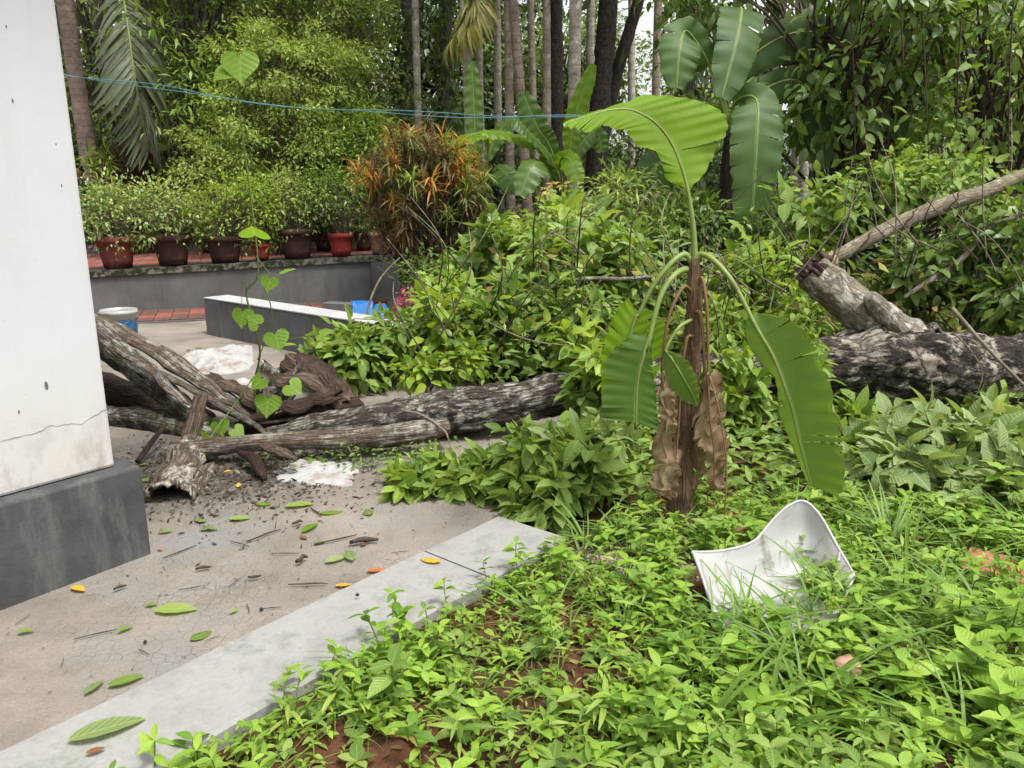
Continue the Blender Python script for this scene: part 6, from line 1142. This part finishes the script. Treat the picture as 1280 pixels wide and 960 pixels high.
# weeds that stand out, each a thing
def mesh_of(t, m, name): return MB().add(*t).mesh(name, m)
def stand(name, mesh, x, y, s, label, cat, group, lean=.1, z=None):
    o = bpy.data.objects.new(name, mesh); COL.objects.link(o); z = float(ground_z(x, y)) if z is None else z; a = U(0, 6.28)
    o.matrix_basis = frame((x, y, z), A([0, 0, 1]) + RNG.normal(0, lean, 3), A([math.cos(a), math.sin(a), 0]), s); return tag(o, label, cat, group)
big = [mesh_of(weed_t(U(.13, .2), 4, U(.058, .08), R.choice([LW, LW2]), .2, 2, True, .003), M['weed'], 'weed_plant') for _ in range(6)]; tuft = [mesh_of(grass_t(9, U(.26, .36), R.choice([LT_BLADE, LT_BLADE2])), M['grass'], 'grass_tuft') for _ in range(4)]
x, y = soil_spots(400, 1.7, 3.4, 2.4); ok = RNG.random(len(x)) < dens(x, y) * .9; x, y = x[ok][:130], y[ok][:130]
for a_, b_ in zip(x, y):
    lab = 'leafy upright weed standing above the ground cover beside the kerb' if a_ < .35 else 'leafy upright weed standing in front of the white chair' if a_ < 1.15 else 'leafy upright weed in the grass between the white chair and the red board'
    stand('weed_plant', R.choice(big), a_, b_, U(.75, 1.15), lab, 'weed', lab.replace('leafy upright weed', 'upright weeds'))
x, y = soil_spots(300, 1.9, 3.3, 2.4); ok = (x > .55) & (RNG.random(len(x)) < .8); x, y = x[ok][:44], y[ok][:44]
for a_, b_ in zip(x, y):
    stand('grass_tuft', R.choice(tuft), a_, b_, U(.75, 1.2), 'tall arching grass tuft around the white chair', 'grass tuft', 'tall grass tufts around the chair', .2)
for (px, py, s) in [(470, 790, 1.), (494, 775, 1.1), (180, 935, 1.2), (215, 925, 1.), (345, 860, .8), (395, 830, .9), (552, 748, .8), (600, 720, .8), (640, 700, .9)]:
    q = G(px, py + 26); stand('weed_plant', R.choice(big), q[0] + .03, q[1] - .02, s, 'single weed leaning over the edge of the kerb', 'weed', 'weeds leaning over the kerb', .25)
for (px, py, s) in [(890, 800, .9), (915, 815, .8), (935, 800, 1.), (960, 812, .9), (985, 800, 1.1), (1005, 812, .9), (1030, 800, 1.1), (1050, 785, 1.), (1065, 770, 1.), (975, 780, .7), (1015, 775, .8), (930, 775, .55), (895, 780, .6), (1000, 835, 1.), (950, 840, .9), (875, 775, .7)]:
    q = G(px, py, .02); stand('grass_tuft', R.choice(tuft), q[0], q[1], s, 'grass tuft standing right in front of the white chair', 'grass tuft', 'grass tufts in front of the chair', .15)
    if s > .75: stand('weed_plant', R.choice(big), q[0] + U(-.05, .05), q[1] - .05, s, 'leafy upright weed standing in front of the white chair', 'weed', 'upright weeds standing in front of the white chair')
# broad weeds at the right: leaves as parts
bw = leaf_meshes('bw', (leaf_t(5, .55, .8, .25, .3, 1, .12), leaf_t(5, .62, .75, .15, .4, 1, .15)), M['weed'])
for (px, py, s, n, hgt) in [(1210, 870, .1, 9, .16), (1130, 880, .085, 8, .12), (1250, 920, .1, 9, .15), (1165, 930, .075, 8, .1), (1100, 845, .075, 7, .12), (1070, 925, .06, 8, .08), (1190, 800, .09, 8, .16), (1255, 820, .1, 9, .2), (1120, 770, .08, 7, .15), (990, 900, .055, 7, .09), (560, 880, .05, 6, .07), (630, 830, .05, 7, .1), (850, 830, .055, 7, .1), (770, 890, .05, 6, .09), (940, 800, .06, 7, .1), (680, 930, .05, 6, .08), (480, 930, .05, 6, .07), (1245, 640, .12, 8, .2)]:
    q = G(px, py); b = A([q[0], q[1], ground_z(q[0], q[1])]); lab = 'broad leaved weed with large veined leaves in the grass below the red board' if px > 1030 else 'small broad leaved weed above the ground cover'
    root = empty('broad_leaved_weed', b, lab, 'weed', 'broad leaved weeds with veined leaves' if px > 1030 else 'small broad leaved weeds'); m_ = MB().tube(catmull([b - A([0, 0, .03]), b + A([.01, 0, hgt * .5]), b + A([U(-.02, .02), U(-.02, .02), hgt + .05])], 6), [.004, .002], 5); m_.build('stem', M['stem_green'], root)
    for k in range(n):
        f = .35 + .65 * k / (n - 1); a = k * 2.4 + U(-.3, .3); leaf_obj(root, R.choice(bw), b + A([0, 0, (hgt + (.05 if px > 1030 else .02)) * f]), A([math.cos(a), math.sin(a), .15 + .5 * f]), A([0, 0, 1]) + RNG.normal(0, .2, 3), s * (1.35 if px > 1030 else 1.15) * (1.2 - .5 * f) * U(.85, 1.1))
yl = leaf_meshes('yl', (LW2,), M['leaf_young'])[0]; q = G(745, 868); root = empty('yellow_seedling', A([q[0], q[1], ground_z(q[0], q[1])]), 'pale yellow green seedling with upright leaves among the weeds', 'seedling')
MB().tube(A([q - A([0, 0, .02]), q + A([0, 0, .05])]), .002, 4).build('stem', M['stem_green'], root)
for k in range(5): leaf_obj(root, yl, q + A([0, 0, .045]), A([math.cos(k * 1.3), math.sin(k * 1.3), .9]), A([-math.cos(k * 1.3), -math.sin(k * 1.3), .6]), U(.028, .04))
lt = leaf_meshes('lettuce', (leaf_t(5, .75, .8, .3, .5, 1, .4),), M['leaf_young'])[0]
for (px, py, s) in [(235, 935, .075), (290, 905, .07)]:
    q = G(px, py); b = A([q[0], q[1], ground_z(q[0], q[1])]); root = empty('crinkled_weed', b, 'crinkled yellow green weed growing over the kerb edge', 'weed', 'crinkled weeds at the kerb'); MB().tube(A([b - A([0, 0, .02]), b + A([0, 0, .09])]), [.004, .002], 4).build('stem', M['stem_green'], root)
    for k in range(11): a = k * 2.4; leaf_obj(root, lt, b + A([0, 0, .03 + .008 * k]), A([math.cos(a), math.sin(a), .4]), A([0, 0, 1]) + RNG.normal(0, .3, 3), s * U(.7, 1.1))
# gravel patch
n = 1500; x = .46 + RNG.normal(0, .19, n); y = 3.02 + RNG.normal(0, .12, n); c = x * KN[0] + y * KN[1]; ok = c > -1.84; x, y = x[ok], y[ok]; n = len(x)
ico = A([[0, 0, 1.], [.9, 0, .3], [.28, .85, .3], [-.72, .52, .3], [-.72, -.52, .3], [.28, -.85, .3], [0, 0, -.6]]); itr = A([[0, 1, 2], [0, 2, 3], [0, 3, 4], [0, 4, 5], [0, 5, 1], [6, 2, 1], [6, 3, 2], [6, 4, 3], [6, 5, 4], [6, 1, 5]])
M['gravel'] = leaf_mat('gravel_stone', [(.1, .06, .05), (.25, .16, .13), (.32, .28, .25), (.14, .1, .09)], .9, 0., .2, 0)
tag(MB().inst((ico, None, itr, np.zeros((7, 2))), np.stack([x, y, ground_z(x, y) + .004], -1), RNG.normal(0, 1, (n, 3)), RNG.normal(0, 1, (n, 3)), RNG.uniform(.004, .012, n)).build('gravel', M['gravel'], smooth=False), 'loose reddish grey gravel beside the banana stem', 'gravel', kind='stuff')

x, y = soil_spots(1500); n = len(x); tag(MB().inst((ico, None, itr, np.zeros((7, 2))), np.stack([x, y, ground_z(x, y) + .002], -1), RNG.normal(0, 1, (n, 3)), RNG.normal(0, 1, (n, 3)), RNG.uniform(.003, .013, n) * RNG.choice([.6, 1, 1.3], n)).build('soil_clods', M['ground'], smooth=True), 'crumbly red soil clods between the weeds', 'soil', kind='stuff')
# ------------------------------------------------------------------ litter on the yard and kerb
FL = {k: leaf_meshes('fall' + k, (leaf_t(10, .42, .85, .16, .1, .75, .03), leaf_t(10, .5, .8, -.2, .16, .75, .04)), M[m]) for k, m in dict(green='leaf_broad', pale='heart', yellow='leaf_yellow', orange='leaf_orange', brown='leaf_brown', grey='leaf_grey').items()}
def fallen(px, py, kind, s, ang, label, group=None, z=.008):
    q = G(px, py, z); o = bpy.data.objects.new('fallen_leaf', R.choice(FL[kind])); COL.objects.link(o); d = A([math.cos(ang), math.sin(ang), 0]); o.matrix_basis = frame(q - d * s * .5 + A([0, 0, .006]), d + A([0, 0, .06]), A([U(-.15, .15), U(-.15, .15), 1]), s); return tag(o, label, 'leaf', group)
fallen(538, 700, 'yellow', .1, 2.7, 'yellow leaf with brown specks lying on the kerb', z=.066); fallen(430, 731, 'yellow', .07, .3, 'small yellow leaf at the yard side of the kerb'); fallen(472, 712, 'orange', .09, .4, 'red orange leaf on the sandy yard near the kerb'); fallen(98, 737, 'yellow', .08, -.4, 'dull yellow leaf beside the dark plinth')
fallen(388, 660, 'pale', .12, 1.2, 'curled pale green leaf on the sandy yard'); fallen(220, 763, 'green', .16, .1, 'long dark green leaf lying in the middle of the yard'); fallen(158, 852, 'green', .11, .6, 'dark green leaf beside the kerb near the yard crack pattern'); fallen(120, 940, 'brown', .05, .5, 'small reddish brown leaf on the kerb under the big leaf', z=.066)
FGp = 'green leaves fallen on the yard'
for (px, py, k, s, a) in [(118, 860, 'grey', .08, 1.3), (252, 794, 'green', .09, 1.0), (157, 787, 'pale', .06, .9), (190, 756, 'pale', .05, .3), (293, 765, 'green', .04, .9), (437, 695, 'grey', .12, 2.), (400, 678, 'green', .06, .6), (32, 790, 'green', .06, .3), (300, 649, 'green', .1, .2), (375, 632, 'green', .15, .3), (262, 662, 'green', .09, .1), (330, 630, 'pale', .08, .1), (420, 700, 'grey', .1, .6), (460, 640, 'green', .1, 1.9), (250, 650, 'grey', .09, 2.4), (208, 665, 'green', .07, .4), (185, 600, 'green', .09, .3), (180, 580, 'pale', .08, 1.2), (415, 640, 'pale', .12, .4)]:
    fallen(px, py, k, s, a, 'green leaf fallen flat on the sandy yard', FGp)
for (px, py, k, s) in [(285, 590, 'yellow', .05), (298, 607, 'yellow', .05), (375, 535, 'brown', .07), (330, 470, 'brown', .06), (250, 435, 'green', .1), (235, 438, 'brown', .08), (372, 590, 'brown', .06), (200, 687, 'orange', .04), (455, 680, 'brown', .05), (380, 672, 'brown', .05)]:
    fallen(px, py, k, s, U(0, 6), 'small dry leaf among the bark litter by the logs', 'dry leaves among the bark litter')
# the large green leaf on the kerb, with its pale midrib
q = G(135, 912, .066); o = fallen(135, 912, 'grey', .2, .55, 'large torn green leaf lying on the kerb', z=.068)
for (px, py, k, s, a) in [(1140, 720, 'yellow', .1, 2.), (1020, 835, 'brown', .08, .4)]: fallen(px, py, k, s, a, 'yellow brown leaf fallen in the weeds by the chair', 'leaves fallen in the weeds', .03)
# twigs, bark crumbs, seeds
TW = [MB().tube(catmull([A([0, -.5, 0]), A([U(-.06, .06), -.1, U(0, .03)]), A([U(-.06, .06), .2, U(0, .03)]), A([U(-.05, .05), .5, 0])], 8), [.02, .035, .015], 5).mesh('twig', M['twig']) for _ in range(5)]
def twig(px, py, L, a, th=1., label='thin dark twig lying on the sandy yard', z=.008, name='twig', cat='twig', group='twigs on the yard'):
    q = G(px, py, z); o = bpy.data.objects.new(name, R.choice(TW)); COL.objects.link(o); o.matrix_basis = frame(q + A([0, 0, .02 * L * th]), A([math.cos(a), math.sin(a), 0]), A([0, 0, 1]), A([L * th, L, L * th])); return tag(o, label, cat, group)
for (px, py, L, a) in [(120, 793, .14, .5), (385, 731, .16, 0), (295, 727, .09, 1.2), (310, 760, .08, 2.), (357, 692, .12, 0), (265, 798, .06, .7), (78, 828, .06, 1.9), (205, 710, .05, 2.2), (340, 760, .07, .2), (420, 675, .2, .5), (300, 680, .12, 2.6), (28, 775, .07, 1.4), (330, 670, .18, .8), (500, 690, .08, .2), (395, 640, .14, 2.2), (345, 655, .1, 1.8), (110, 745, .06, .4), (240, 735, .1, .4), (180, 815, .07, 2.5), (225, 690, .16, .9)]: twig(px, py, L, a, U(.5, .9))
for (px, py, L, a, th) in [(455, 678, .13, .3, 3.2), (254, 711, .06, .4, 4.), (378, 702, .06, .6, 6.), (372, 655, .05, .3, 5.), (318, 722, .05, .1, 4.), (150, 735, .05, .8, 4.)]: twig(px, py, L, a, th, 'chunk of dark rotten bark lying on the sandy yard', .012, 'bark_chunk', 'bark', 'bark chunks on the yard')
seedm = MB().lathe([(0, -.5), (.3, -.42), (.5, 0), (.38, .38), (.12, .5), (0, .52)], (0, 0, 0), 12).mesh('seed_pod', M['black'])
for (px, py) in [(327, 765), (182, 806), (447, 747)]:
    q = G(px, py, .066 if px == 447 else .0); o = bpy.data.objects.new('seed_pod', seedm); COL.objects.link(o); o.location = tuple(q + A([0, 0, .012])); o.scale = (U(.012, .02),) * 3; o.rotation_euler = (1.2, U(0, 1), U(0, 6)); tag(o, 'small round black seed pod on the pale concrete', 'seed pod', 'seed pods on the concrete')
n = 3600; a = RNG.normal(0, 1, (n, 2)); x = np.concatenate([-1.6 + a[:2900, 0] * .42, -1.2 + a[2900:, 0] * .8]); y = np.concatenate([4.25 + a[:2900, 1] * .38, 3.4 + a[2900:, 1] * .7]); c = x * KN[0] + y * KN[1]; hcc = (x - HC[0]) * HN[0] + (y - HC[1]) * HN[1]; hl = (x - HC[0]) * HD[0] + (y - HC[1]) * HD[1]; ok = (c < -2.3) & ((hcc > .02) | (hl > .02)); x, y = x[ok], y[ok]; n = len(x)
cr = MB().inst((ico * A([.5, 1.6, .4]), None, itr, np.zeros((7, 2))), np.stack([x, y, np.full(n, .006)], -1), RNG.normal(0, 1, (n, 3)) * A([1, 1, .1]), A([0, 0, 1]) + RNG.normal(0, .2, (n, 3)), np.where(np.arange(n) < n * .8, RNG.uniform(.003, .012, n), RNG.uniform(.0012, .005, n)) * RNG.choice([1, 1, 1.6], n))
tag(cr.build('bark_litter', M['black_litter'], smooth=False), 'dark crumbs of rotten bark strewn over the yard by the logs', 'litter', kind='stuff')
low = []
n = 420; x = -.85 + RNG.normal(0, .38, n); y = 4.45 + RNG.normal(0, .14, n); mb = MB().inst(DM, np.stack([x, y, .02 + .1 * RNG.random(n) ** 2], -1), RNG.normal(0, 1, (n, 3)) * A([1, 1, .3]), A([0, 0, 1]) + RNG.normal(0, .5, (n, 3)), RNG.uniform(.03, .06, n))
tag(mb.build('wilted_litter', M['leaf_mid'], smooth=False), 'heap of small wilted leaves under the slim bare log', 'litter', kind='stuff')
